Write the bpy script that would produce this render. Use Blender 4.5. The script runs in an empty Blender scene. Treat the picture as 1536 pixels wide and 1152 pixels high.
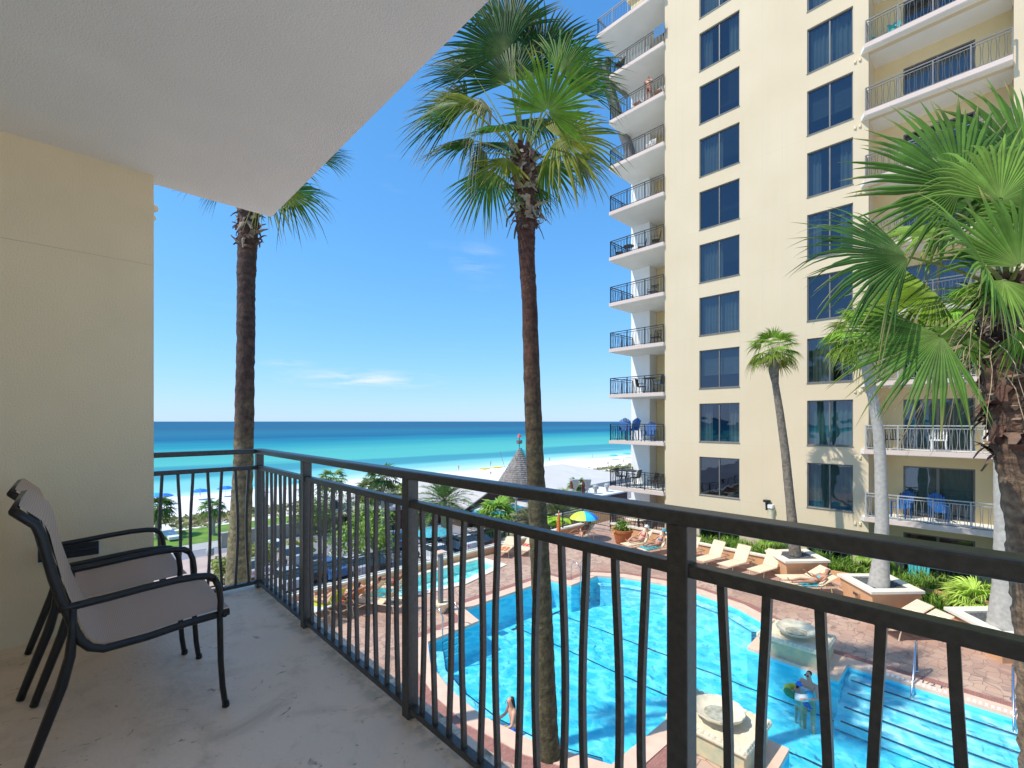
import bpy, bmesh, math, random
from mathutils import Vector, Matrix, geometry, noise
random.seed(7)
R = math.radians
# ------------------------------------------------------------------ camera
F = 700.0; SN, CS = math.sin(R(43.68)), math.cos(R(43.68))
scn = bpy.context.scene
COL = scn.collection
cam_d = bpy.data.cameras.new('camera'); cam = bpy.data.objects.new('camera', cam_d); COL.objects.link(cam)
cam.location = (0, 0, 0); cam.rotation_euler = (R(90), 0, -R(43.68))
cam_d.sensor_width = 36; cam_d.lens = 36 * F / 1536; cam_d.shift_y = 56 / 1536
cam_d.clip_start = 0.05; cam_d.clip_end = 60000
scn.camera = cam
# ------------------------------------------------------------------ world and sun
SUNV = Vector((1.66, -0.78, -2.56)).normalized()
world = bpy.data.worlds.new('World'); scn.world = world; world.use_nodes = True
nt = world.node_tree; nt.nodes.clear()
out = nt.nodes.new('ShaderNodeOutputWorld'); bg = nt.nodes.new('ShaderNodeBackground')
sky = nt.nodes.new('ShaderNodeTexSky'); sky.sky_type = 'NISHITA'; sky.sun_disc = False
sky.sun_elevation = R(54.4); sky.sun_rotation = R(-64.8); sky.air_density = 1.0; sky.dust_density = 0.15; sky.ozone_density = 3.0
bg.inputs['Strength'].default_value = 0.15
tc = nt.nodes.new('ShaderNodeTexCoord'); mp = nt.nodes.new('ShaderNodeMapping'); mp.inputs['Scale'].default_value = (2.2, 2.2, 13)
nz = nt.nodes.new('ShaderNodeTexNoise'); nz.inputs['Scale'].default_value = 1.7; nz.inputs['Detail'].default_value = 8; nz.inputs['Roughness'].default_value = .62
rp = nt.nodes.new('ShaderNodeValToRGB'); rp.color_ramp.elements[0].position = .60; rp.color_ramp.elements[1].position = .92
rp.color_ramp.elements[1].color = (.12, .12, .12, 1)
mx = nt.nodes.new('ShaderNodeMix'); mx.data_type = 'RGBA'; mx.inputs['B'].default_value = (2.6, 2.7, 3.1, 1)
nt.links.new(tc.outputs['Generated'], mp.inputs['Vector']); nt.links.new(mp.outputs[0], nz.inputs['Vector'])
nt.links.new(nz.outputs[0], rp.inputs[0])
nz2 = nt.nodes.new('ShaderNodeTexNoise'); nz2.inputs['Scale'].default_value = 5; nz2.inputs['Detail'].default_value = 9; nz2.inputs['Roughness'].default_value = .6; nz2.inputs['Distortion'].default_value = .5
nt.links.new(mp.outputs[0], nz2.inputs['Vector']); acc = rp.outputs[0]
for (c, sc_, amt) in (((.437, .896, .086), (5.5, 5.5, 42), 1.0), ((.60, .73, .325), (16, 16, 24), .3), ((.31, .94, .11), (16, 16, 90), .5)):
    sb = nt.nodes.new('ShaderNodeVectorMath'); sb.operation = 'SUBTRACT'; sb.inputs[1].default_value = c; nt.links.new(tc.outputs['Generated'], sb.inputs[0])
    ml = nt.nodes.new('ShaderNodeVectorMath'); ml.operation = 'MULTIPLY'; ml.inputs[1].default_value = sc_; nt.links.new(sb.outputs[0], ml.inputs[0])
    ln = nt.nodes.new('ShaderNodeVectorMath'); ln.operation = 'LENGTH'; nt.links.new(ml.outputs[0], ln.inputs[0])
    a1 = nt.nodes.new('ShaderNodeMapRange'); a1.inputs[1].default_value = 1; a1.inputs[2].default_value = 0; nt.links.new(ln.outputs['Value'], a1.inputs[0])
    a2 = nt.nodes.new('ShaderNodeMapRange'); a2.inputs[1].default_value = .42; a2.inputs[2].default_value = .72; a2.inputs[4].default_value = amt; nt.links.new(nz2.outputs[0], a2.inputs[0])
    a3 = nt.nodes.new('ShaderNodeMath'); a3.operation = 'MULTIPLY'; nt.links.new(a1.outputs[0], a3.inputs[0]); nt.links.new(a2.outputs[0], a3.inputs[1])
    a4 = nt.nodes.new('ShaderNodeMath'); a4.operation = 'MAXIMUM'; nt.links.new(acc, a4.inputs[0]); nt.links.new(a3.outputs[0], a4.inputs[1]); acc = a4.outputs[0]
nt.links.new(acc, mx.inputs['Factor'])
sc1 = nt.nodes.new('ShaderNodeVectorMath'); sc1.operation = 'MULTIPLY'; sc1.inputs[1].default_value = (.055, .21, .215)
ad1 = nt.nodes.new('ShaderNodeVectorMath'); ad1.operation = 'ADD'; ad1.inputs[1].default_value = (1, 1, 1)
sc2 = nt.nodes.new('ShaderNodeVectorMath'); sc2.operation = 'MULTIPLY'; sc2.inputs[1].default_value = (.335, .82, 1.24)
dv = nt.nodes.new('ShaderNodeVectorMath'); dv.operation = 'DIVIDE'
nt.links.new(sky.outputs[0], sc1.inputs[0]); nt.links.new(sc1.outputs[0], ad1.inputs[0]); nt.links.new(sky.outputs[0], sc2.inputs[0])
nt.links.new(sc2.outputs[0], dv.inputs[0]); nt.links.new(ad1.outputs[0], dv.inputs[1]); nt.links.new(dv.outputs[0], mx.inputs['A']); nt.links.new(mx.outputs['Result'], bg.inputs['Color']); nt.links.new(bg.outputs[0], out.inputs['Surface'])
sd = bpy.data.lights.new('sun', 'SUN'); sd.energy = 2.0; sd.angle = R(.53); sd.color = (1, .95, .86)
sun = bpy.data.objects.new('sun', sd); COL.objects.link(sun); sun.rotation_euler = SUNV.to_track_quat('-Z', 'Y').to_euler()
scn.view_settings.view_transform = 'Standard'; scn.view_settings.look = 'None'; scn.view_settings.exposure = 1.3; scn.view_settings.gamma = 1

# ------------------------------------------------------------------ helpers
def G(x, y, z):                       # the point of the level plane z that the photograph shows at pixel x, y
    d = -z * F / (y - 632); l = (x - 768) / F * d
    return Vector((SN * d + CS * l, CS * d - SN * l, z))
def GY(x, y, Y):                      # the point of the vertical plane Y
    r = (x - 768) / F; d = Y / (CS - SN * r)
    return Vector(((SN + CS * r) * d, Y, (632 - y) * d / F))
def GX(x, y, X):
    r = (x - 768) / F; d = X / (SN + CS * r)
    return Vector((X, (CS - SN * r) * d, (632 - y) * d / F))
def GD(x, y, d):                      # the point at distance d
    l = (x - 768) / F * d
    return Vector((SN * d + CS * l, CS * d - SN * l, (632 - y) * d / F))

M = {}
def mat(name, col, rough=.6, var=.12, vs=3.0, bump=0, bs=40, metal=0, spec=.5, col2=None, attr=False, trans=0, detail=5, coord='Object'):
    m = bpy.data.materials.new(name); m.use_nodes = True; n = m.node_tree; L = n.links
    b = n.nodes['Principled BSDF']; b.inputs['Roughness'].default_value = rough; b.inputs['Metallic'].default_value = metal
    b.inputs['Specular IOR Level'].default_value = spec
    t = n.nodes.new('ShaderNodeTexCoord'); z = n.nodes.new('ShaderNodeTexNoise'); z.inputs['Scale'].default_value = vs; z.inputs['Detail'].default_value = detail
    L.new(t.outputs[coord], z.inputs['Vector'])
    rm = n.nodes.new('ShaderNodeMapRange'); rm.inputs[1].default_value = .3; rm.inputs[2].default_value = .7
    L.new(z.outputs[0], rm.inputs[0])
    mix = n.nodes.new('ShaderNodeMix'); mix.data_type = 'RGBA'
    c = tuple(col); c2 = tuple(col2) if col2 else tuple(max(0, x * (1 - 2 * var)) for x in c)
    if attr:
        a = n.nodes.new('ShaderNodeAttribute'); a.attribute_name = 'Col'
        mu = n.nodes.new('ShaderNodeMix'); mu.data_type = 'RGBA'; mu.blend_type = 'MULTIPLY'; mu.inputs['Factor'].default_value = 1
        mix.inputs['A'].default_value = (1 + var,) * 3 + (1,); mix.inputs['B'].default_value = (1 - var,) * 3 + (1,)
        L.new(rm.outputs[0], mix.inputs['Factor']); L.new(a.outputs['Color'], mu.inputs['A']); L.new(mix.outputs['Result'], mu.inputs['B'])
        res = mu.outputs['Result']
    else:
        mix.inputs['A'].default_value = c + (1,); mix.inputs['B'].default_value = c2 + (1,)
        L.new(rm.outputs[0], mix.inputs['Factor']); res = mix.outputs['Result']
    L.new(res, b.inputs['Base Color'])
    if bump:
        z2 = n.nodes.new('ShaderNodeTexNoise'); z2.inputs['Scale'].default_value = bs; z2.inputs['Detail'].default_value = 4
        L.new(t.outputs[coord], z2.inputs['Vector'])
        bp = n.nodes.new('ShaderNodeBump'); bp.inputs['Strength'].default_value = bump; bp.inputs['Distance'].default_value = .02
        L.new(z2.outputs[0], bp.inputs['Height']); L.new(bp.outputs[0], b.inputs['Normal'])
    if trans:
        tr = n.nodes.new('ShaderNodeBsdfTranslucent'); L.new(res, tr.inputs['Color'])
        ms = n.nodes.new('ShaderNodeMixShader'); ms.inputs[0].default_value = trans
        o = n.nodes['Material Output']; L.new(b.outputs[0], ms.inputs[1]); L.new(tr.outputs[0], ms.inputs[2]); L.new(ms.outputs[0], o.inputs[0])
    M[name] = m; return m
def N(m): return m.node_tree.nodes, m.node_tree.links

class MB:
    def __init__(s): s.v = []; s.f = []; s.c = []; s.cur = None; s.mi = []; s.m = 0
    def add(s, vs, fs):
        o = len(s.v); s.v += [tuple(p) for p in vs]; s.c += [s.cur] * len(vs)
        for f in fs: s.f.append([o + i for i in f]); s.mi.append(s.m)
        return s
    def box(s, x0, x1, y0, y1, z0, z1):
        return s.add([(x0, y0, z0), (x1, y0, z0), (x1, y1, z0), (x0, y1, z0), (x0, y0, z1), (x1, y0, z1), (x1, y1, z1), (x0, y1, z1)],
                     [(0, 3, 2, 1), (4, 5, 6, 7), (0, 1, 5, 4), (1, 2, 6, 5), (2, 3, 7, 6), (3, 0, 4, 7)])
    def bbox(s, x0, x1, y0, y1, z0, z1, b=.005):     # box with chamfered edges
        X = (x0, x0 + b, x1 - b, x1); Y = (y0, y0 + b, y1 - b, y1); Z = (z0, z0 + b, z1 - b, z1)
        bm = bmesh.new(); bmesh.ops.create_cube(bm, size=1)
        for v in bm.verts: v.co = ((x0 + x1) / 2 + v.co.x * (x1 - x0), (y0 + y1) / 2 + v.co.y * (y1 - y0), (z0 + z1) / 2 + v.co.z * (z1 - z0))
        bmesh.ops.bevel(bm, geom=bm.edges[:], offset=b, segments=2, profile=.5, affect='EDGES')
        bm.verts.index_update(); s.add([v.co[:] for v in bm.verts], [[v.index for v in f.verts] for f in bm.faces]); bm.free(); return s
    def tube(s, P, r, n=6, cap=True, sq=False, sy=None):
        P = [Vector(p) for p in P]; k = len(P); rr = r if isinstance(r, (list, tuple)) else [r] * k
        vs = []; fs = []
        T0 = (P[1] - P[0]).normalized(); up = Vector((0, 0, 1)) if abs(T0.z) < .9 else Vector((0, 1, 0))
        A = T0.cross(up).normalized()
        for i in range(k):
            T = (P[min(i + 1, k - 1)] - P[max(i - 1, 0)]).normalized()
            A = (A - T * A.dot(T)).normalized(); B = T.cross(A)
            for j in range(n):
                a = 2 * math.pi * (j + (.5 if sq else 0)) / n; q = rr[i] * (1.414 if sq else 1)
                vs.append(P[i] + A * math.cos(a) * q + B * math.sin(a) * q * (sy or 1))
        for i in range(k - 1):
            for j in range(n):
                fs.append((i * n + j, i * n + (j + 1) % n, (i + 1) * n + (j + 1) % n, (i + 1) * n + j))
        if cap: fs.append(tuple(reversed(range(n)))); fs.append(tuple((k - 1) * n + j for j in range(n)))
        return s.add(vs, fs)
    def bar(s, a, b, w=.02, h=None): return s.tube([a, b], w / 2, 4, sq=True)
    def prism(s, poly, z0, z1, top=True, bottom=True, side=True, poly0=None):
        n = len(poly); p0 = poly0 or poly
        vs = [(p[0], p[1], z0) for p in p0] + [(p[0], p[1], z1) for p in poly]; fs = []
        tri = geometry.tessellate_polygon([[Vector((p[0], p[1], 0)) for p in poly]])
        if top: fs += [tuple(n + i for i in t) for t in tri]
        if bottom: fs += [tuple(reversed(t)) for t in tri]
        if side: fs += [(i, (i + 1) % n, n + (i + 1) % n, n + i) for i in range(n)]
        return s.add(vs, fs)
    def lathe(s, c, prof, n=16, sx=1, sy=1):
        vs = []; fs = []
        for (r, z) in prof:
            for j in range(n):
                a = 2 * math.pi * j / n; vs.append((c[0] + r * sx * math.cos(a), c[1] + r * sy * math.sin(a), c[2] + z))
        for i in range(len(prof) - 1):
            for j in range(n): fs.append((i * n + j, i * n + (j + 1) % n, (i + 1) * n + (j + 1) % n, (i + 1) * n + j))
        if prof[0][0] > 1e-4: fs.append(tuple(reversed(range(n))))
        if prof[-1][0] > 1e-4: fs.append(tuple((len(prof) - 1) * n + j for j in range(n)))
        return s.add(vs, fs)
    def ball(s, c, r, n=10, sz=1, sx=1, sy=1):
        return s.lathe(c, [(r * math.sin(math.pi * i / 7) + (1e-5 if i in (0, 7) else 0), -r * sz * math.cos(math.pi * i / 7)) for i in range(8)], n, sx, sy)
    def ring(s, p, q, z):                 # flat ring between two outlines of equal length
        n = len(p); return s.add([(a[0], a[1], z) for a in p] + [(a[0], a[1], z) for a in q], [(i, (i + 1) % n, n + (i + 1) % n, n + i) for i in range(n)])
    def build(s, name, m, parent=None, smooth=False):
        me = bpy.data.meshes.new(name); me.from_pydata(s.v, [], s.f)
        ms = m if isinstance(m, (list, tuple)) else [m]
        for x in ms: me.materials.append(M[x] if isinstance(x, str) else x)
        if len(ms) > 1: me.polygons.foreach_set('material_index', s.mi)
        if any(c is not None for c in s.c):
            ca = me.color_attributes.new('Col', 'FLOAT_COLOR', 'POINT')
            ca.data.foreach_set('color', [x for c in s.c for x in ((c or (1, 1, 1)) + (1,))])
        if smooth is True: me.polygons.foreach_set('use_smooth', [True] * len(me.polygons))
        me.update(); o = bpy.data.objects.new(name, me); COL.objects.link(o)
        if smooth == 'auto':
            bm = bmesh.new(); bm.from_mesh(me)
            for f in bm.faces: f.smooth = True
            for e in bm.edges:
                if len(e.link_faces) == 2 and e.calc_face_angle(0) > R(35): e.smooth = False
            bm.to_mesh(me); bm.free()
        put(o, parent); return o
LOC = {}
def put(o, parent):
    if parent is None: return
    o.parent = parent
    if parent.get('_w'): o.matrix_parent_inverse = Matrix.Translation(-Vector(parent.location))
def tag(o, label, cat, group=None):
    o['label'] = label; o['category'] = cat
    if group: o['group'] = group
    return o
def thing(name, label, cat, loc, group=None, rz=0, world_parts=False):
    o = bpy.data.objects.new(name, None); COL.objects.link(o); o.location = loc; o.rotation_euler = (0, 0, rz); o.empty_display_size = .2
    tag(o, label, cat, group)
    if world_parts: LOC[o.name] = 1; o['_w'] = 1
    return o
def struct(o): o['kind'] = 'structure'; return o
def dup(root, loc, rz=0, label=None, group=None):
    r = root.copy(); COL.objects.link(r); r.location = loc; r.rotation_euler = (0, 0, rz)
    if label: r['label'] = label
    if group: r['group'] = group
    def rec(a, b):
        for ch in list(a.children):
            c = ch.copy(); COL.objects.link(c); c.parent = b; rec(ch, c)
    rec(root, r); return r
def offset(poly, d):                     # outline moved outwards by d (anticlockwise outline)
    n = len(poly); o = []
    for i in range(n):
        a, b, c = Vector(poly[i - 1]), Vector(poly[i]), Vector(poly[(i + 1) % n])
        n1 = Vector(((b - a).y, -(b - a).x)).normalized(); n2 = Vector(((c - b).y, -(c - b).x)).normalized()
        m = n1 + n2
        m = m / max(.35, m.length_squared / 2) if m.length > .01 else n1
        o.append((b.x + m.x * d, b.y + m.y * d))
    return o
def smoothpoly(P, sub=3):
    n = len(P); o = []
    for i in range(n):
        p0, p1, p2, p3 = [Vector(P[(i + k) % n]) for k in (-1, 0, 1, 2)]
        for j in range(sub):
            t = j / sub
            o.append(tuple(.5 * ((2 * p1) + (p2 - p0) * t + (2 * p0 - 5 * p1 + 4 * p2 - p3) * t * t + (3 * p1 - p0 - 3 * p2 + p3) * t ** 3)))
    return o

# ------------------------------------------------------------------ materials
mat('ceiling', (.97, .92, .87), .9, .03, 2, .4, 150)
mat('balcony_wall', (.90, .73, .48), .9, .06, 1.2, .28, 110)
mat('wall_joint', (.70, .58, .39), .9, .05, 2)
mat('trunk_brown', (.27, .22, .165), .95, .3, 9, .9, 28)
mat('rail_metal', (.060, .052, .042), .36, .25, 60, .15, 300, spec=.7)
mat('chair_metal', (.008, .008, .009), .38, .1, 20, spec=.5)
mat('far_metal', (.17, .165, .16), .5, .1, 5)
mat('pale_metal', (.42, .42, .40), .45, .1, 5)
mat('steel', (.62, .64, .66), .22, .05, 5, metal=1)
mat('white_paint', (.80, .80, .77), .6, .04, 1)
mat('slab_white', (.80, .77, .71), .8, .04, 1)
mat('slab_edge', (.66, .52, .44), .8, .05, 1)
mat('yellow_wall', (.74, .585, .32), .85, .05, 1)
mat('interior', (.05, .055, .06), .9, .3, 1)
mat('window_frame', (.16, .155, .14), .5, .1, 3)
mat('curtain_teal', (.24, .48, .48), .9, .15, 1.5)
mat('curtain_pale', (.36, .36, .34), .9, .1, 1.5)
mat('terracotta', (.50, .16, .05), .75, .15, 3)
mat('peach', (.72, .40, .20), .85, .08, 2, .1, 60)
mat('cream_cap', (.82, .74, .60), .8, .06, 3)
mat('coping', (.78, .54, .40), .8, .08, 4, .1, 60)
mat('brick', (.36, .15, .11), .85, .2, 9)
mat('gravel', (.16, .165, .17), .95, .35, 40, .9, 60)
mat('stone_basin', (.80, .70, .50), .85, .12, 6, .2, 40)
mat('stone_box', (.66, .52, .30), .9, .3, 4, .25, 50, col2=(.40, .44, .30))
mat('lounger_sling', (.82, .66, .44), .8, .06, 4)
mat('lounger_frame', (.72, .56, .38), .6, .06, 4)
mat('towel_cyan', (.10, .50, .58), .95, .3, 12)
mat('towel_white', (.72, .78, .78), .95, .1, 12)
mat('towel_yellow', (.62, .68, .03), .95, .1, 12)
mat('towel_pink', (.75, .10, .16), .95, .2, 14)
mat('towel_orange', (.75, .22, .05), .95, .2, 14)
mat('suit_blue', (.02, .14, .30), .7, .1, 9)
mat('suit_cyan', (.05, .50, .58), .7, .1, 9)
mat('suit_pink', (.70, .10, .16), .7, .3, 25)
mat('suit_green', (.04, .30, .12), .7, .2, 25)
mat('shorts_blue', (.02, .12, .65), .7, .1, 9)
mat('trunks_red', (.40, .06, .05), .7, .1, 9)
mat('skin_a', (.52, .25, .15), .55, .06, 12)
mat('skin_b', (.66, .36, .24), .55, .06, 12)
mat('skin_dark', (.30, .13, .075), .55, .06, 12)
mat('hair', (.045, .025, .015), .7, .3, 40)
mat('hair_grey', (.45, .42, .40), .7, .3, 40)
mat('blue_plastic', (.02, .12, .36), .45, .08, 5)
mat('teal_plastic', (.05, .46, .47), .45, .08, 5)
mat('black_iron', (.018, .018, .02), .5, .1, 9)
mat('wicker', (.05, .035, .03), .8, .3, 30)
mat('wood', (.42, .18, .08), .6, .2, 8)
mat('roof_grey', (.55, .51, .475), .85, .10, .6)
mat('roof_white', (.66, .62, .575), .8, .05, .4)
mat('shingle', (.33, .29, .26), .95, .3, 3.0)
mat('maroon', (.17, .045, .045), .8, .15, 2)
mat('brown_wall', (.10, .05, .045), .8, .15, 2)
mat('sand', (.84, .80, .74), .95, .05, .12, .6, 1.2, coord='Object')
mat('dune_grass', (.34, .31, .14), .95, .3, .5)
mat('asphalt', (.26, .26, .28), .95, .1, .4)
mat('concrete', (.46, .45, .42), .95, .1, .6)
mat('pink_paving', (.55, .42, .36), .95, .12, .8)
mat('lawn', (.16, .30, .035), .95, .2, .6)
mat('retaining', (.42, .39, .31), .95, .12, 1)
mat('podium', (.62, .45, .30), .9, .1, 1)
mat('leaf', (1, 1, 1), .5, .25, 5, attr=True, trans=.25, spec=.12)
mat('bush', (1, 1, 1), .6, .25, 2, attr=True, trans=.25)
mat('trunk', (1, 1, 1), .95, .45, 14, 1.0, 30, attr=True)
mat('trunk_pale', (.47, .43, .37), .95, .14, 9, .5, 40)
mat('boot', (1, 1, 1), .9, .3, 12, .6, 30, attr=True)
mat('tyre', (.02, .02, .02), .8, .1, 9)
mat('car_glass', (.03, .05, .06), .08, .1, 2, spec=.8)
mat('lamp_glass', (.8, .8, .78), .3, .02, 2)
mat('bowl_water', (.50, .52, .44), .15, .3, 9, col2=(.30, .25, .14))
mat('dark_glass', (.02, .035, .04), .12, .1, 2, spec=.8)
for nm, c in dict(car_white=(.75, .76, .78), car_blue=(.04, .12, .28), car_silver=(.42, .44, .47), car_black=(.02, .02, .025), car_red=(.35, .03, .03)).items():
    mat(nm, c, .25, .03, 1, spec=.7)
for nm, c in dict(u_blue=(.02, .20, .75), u_cyan=(.03, .55, .75), u_lime=(.55, .72, .10), u_teal=(.06, .50, .60), red=(.7, .05, .04), yellow=(.85, .62, .03), tile_dark=(.010, .05, .11), lime=(.55, .75, .05), water_blue=(.05, .35, .75)).items():
    mat(nm, c, .6, .06, 3)
M['boot'].node_tree

def sling_mat():
    m = mat('sling', (.46, .40, .37), .75, .05, 4); n, L = N(m); b = n['Principled BSDF']
    w = []
    for d in ('X', 'Y'):
        x = n.new('ShaderNodeTexWave'); x.wave_type = 'BANDS'; x.bands_direction = d; x.inputs['Scale'].default_value = 55; x.inputs['Distortion'].default_value = .3
        L.new(n['Texture Coordinate'].outputs['UV' if 0 else 'Object'], x.inputs['Vector']); w.append(x)
    a = n.new('ShaderNodeMath'); a.operation = 'MULTIPLY'; L.new(w[0].outputs[1], a.inputs[0]); L.new(w[1].outputs[1], a.inputs[1])
    mx = n.new('ShaderNodeMix'); mx.data_type = 'RGBA'; mx.inputs['A'].default_value = (.50, .38, .31, 1); mx.inputs['B'].default_value = (.72, .58, .49, 1)
    L.new(a.outputs[0], mx.inputs['Factor']); L.new(mx.outputs['Result'], b.inputs['Base Color'])
    tr = n.new('ShaderNodeBsdfTranslucent'); L.new(mx.outputs['Result'], tr.inputs['Color'])
    ms = n.new('ShaderNodeMixShader'); ms.inputs[0].default_value = .25
    L.new(b.outputs[0], ms.inputs[1]); L.new(tr.outputs[0], ms.inputs[2]); L.new(ms.outputs[0], n['Material Output'].inputs[0])
sling_mat()

def floor_mat():                      # worn coated concrete with stains and rust specks
    m = mat('balcony_floor', (.95, .75, .58), .5, .1, 1.2, .25, 60, col2=(.82, .63, .47), detail=9); n, L = N(m); b = n['Principled BSDF']
    src = b.inputs['Base Color'].links[0].from_socket; tcn = n['Texture Coordinate']
    def layer(src, scale, lo, hi, col, dist=0):
        z = n.new('ShaderNodeTexNoise'); z.inputs['Scale'].default_value = scale; z.inputs['Detail'].default_value = 9; z.inputs['Roughness'].default_value = .65; z.inputs['Distortion'].default_value = dist
        L.new(tcn.outputs['Object'], z.inputs['Vector'])
        r = n.new('ShaderNodeMapRange'); r.inputs[1].default_value = lo; r.inputs[2].default_value = hi; L.new(z.outputs[0], r.inputs[0])
        x = n.new('ShaderNodeMix'); x.data_type = 'RGBA'; x.inputs['B'].default_value = col + (1,); L.new(r.outputs[0], x.inputs['Factor']); L.new(src, x.inputs['A'])
        return x.outputs['Result']
    src = layer(src, 3.5, .50, .78, (.56, .42, .28), .6)
    src = layer(src, 14, .62, .70, (.36, .24, .13), 1)
    src = layer(src, 45, .66, .72, (.16, .09, .05))
    # grime that has collected along the outer edge of the slab
    sx = n.new('ShaderNodeSeparateXYZ'); L.new(tcn.outputs['Object'], sx.inputs[0])
    e = n.new('ShaderNodeMapRange'); e.inputs[1].default_value = .92; e.inputs[2].default_value = 1.12; L.new(sx.outputs[0], e.inputs[0])
    z = n.new('ShaderNodeTexNoise'); z.inputs['Scale'].default_value = 16; z.inputs['Detail'].default_value = 8; L.new(tcn.outputs['Object'], z.inputs['Vector'])
    r = n.new('ShaderNodeMapRange'); r.inputs[1].default_value = .46; r.inputs[2].default_value = .62; L.new(z.outputs[0], r.inputs[0])
    k = n.new('ShaderNodeMath'); k.operation = 'MULTIPLY'; L.new(e.outputs[0], k.inputs[0]); L.new(r.outputs[0], k.inputs[1])
    x = n.new('ShaderNodeMix'); x.data_type = 'RGBA'; x.inputs['B'].default_value = (.28, .25, .17, 1); L.new(k.outputs[0], x.inputs['Factor']); L.new(src, x.inputs['A'])
    L.new(x.outputs['Result'], b.inputs['Base Color'])
floor_mat()

def tower_mat():                      # smooth stucco with shallow score lines
    m = mat('tower_wall', (.665, .54, .365), .9, .03, .35, .08, 20, col2=(.625, .50, .325)); n, L = N(m); b = n['Principled BSDF']
    src = b.inputs['Base Color'].links[0].from_socket; g = n.new('ShaderNodeSeparateXYZ'); L.new(n['Texture Coordinate'].outputs['Object'], g.inputs[0])
    acc = None
    def line(sock, val, w, mod=None):
        if mod:
            a = n.new('ShaderNodeMath'); a.operation = 'PINGPONG'; s = n.new('ShaderNodeMath'); s.operation = 'SUBTRACT'; s.inputs[1].default_value = val
            L.new(sock, s.inputs[0]); L.new(s.outputs[0], a.inputs[0]); a.inputs[1].default_value = mod / 2; sock2 = a.outputs[0]; c = 0
        else: sock2 = sock; c = val
        q = n.new('ShaderNodeMath'); q.operation = 'COMPARE'; L.new(sock2, q.inputs[0]); q.inputs[1].default_value = c; q.inputs[2].default_value = w; return q.outputs[0]
    for args in [(g.outputs[2], -4.2, .012, 2.95)] + [(g.outputs[1], y, .012) for y in (13.0, 11.66, 9.43, 8.35, 7.45, 6.42, 4.54)]:
        o = line(*args)
        if acc is None: acc = o
        else:
            a = n.new('ShaderNodeMath'); a.operation = 'MAXIMUM'; L.new(acc, a.inputs[0]); L.new(o, a.inputs[1]); acc = a.outputs[0]
    x = n.new('ShaderNodeMix'); x.data_type = 'RGBA'; x.inputs['B'].default_value = (.60, .50, .36, 1)
    # faint rain streaks and patches
    mpn = n.new('ShaderNodeMapping'); mpn.inputs['Scale'].default_value = (1, 2.6, .16); L.new(n['Texture Coordinate'].outputs['Object'], mpn.inputs[0])
    st = n.new('ShaderNodeTexNoise'); st.inputs['Scale'].default_value = 1.3; st.inputs['Detail'].default_value = 8; L.new(mpn.outputs[0], st.inputs[0])
    sr = n.new('ShaderNodeMapRange'); sr.inputs[1].default_value = .48; sr.inputs[2].default_value = .75; sr.inputs[4].default_value = .2; L.new(st.outputs[0], sr.inputs[0])
    sm = n.new('ShaderNodeMix'); sm.data_type = 'RGBA'; sm.inputs['B'].default_value = (.56, .48, .34, 1); L.new(sr.outputs[0], sm.inputs['Factor']); L.new(src, sm.inputs['A']); src = sm.outputs['Result']
    L.new(acc, x.inputs['Factor']); L.new(src, x.inputs['A']); L.new(x.outputs['Result'], b.inputs['Base Color'])
tower_mat()

def glass_mat(name, tint, gl, fac):
    m = bpy.data.materials.new(name); m.use_nodes = True; n, L = N(m); n.remove(n['Principled BSDF'])
    t = n.new('ShaderNodeBsdfTransparent'); t.inputs[0].default_value = tint + (1,)
    g = n.new('ShaderNodeBsdfGlossy'); g.inputs['Color'].default_value = gl + (1,); g.inputs['Roughness'].default_value = .01
    tcn = n.new('ShaderNodeTexCoord'); z = n.new('ShaderNodeTexNoise'); z.inputs['Scale'].default_value = .9; L.new(tcn.outputs['Object'], z.inputs[0])
    bp = n.new('ShaderNodeBump'); bp.inputs['Strength'].default_value = .3; bp.inputs['Distance'].default_value = .03; L.new(z.outputs[0], bp.inputs['Height']); L.new(bp.outputs[0], g.inputs['Normal'])
    ms = n.new('ShaderNodeMixShader'); ms.inputs[0].default_value = fac
    L.new(t.outputs[0], ms.inputs[1]); L.new(g.outputs[0], ms.inputs[2]); L.new(ms.outputs[0], n['Material Output'].inputs[0]); M[name] = m
glass_mat('tower_glass', (.40, .50, .50), (.30, .35, .44), .25)

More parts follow.
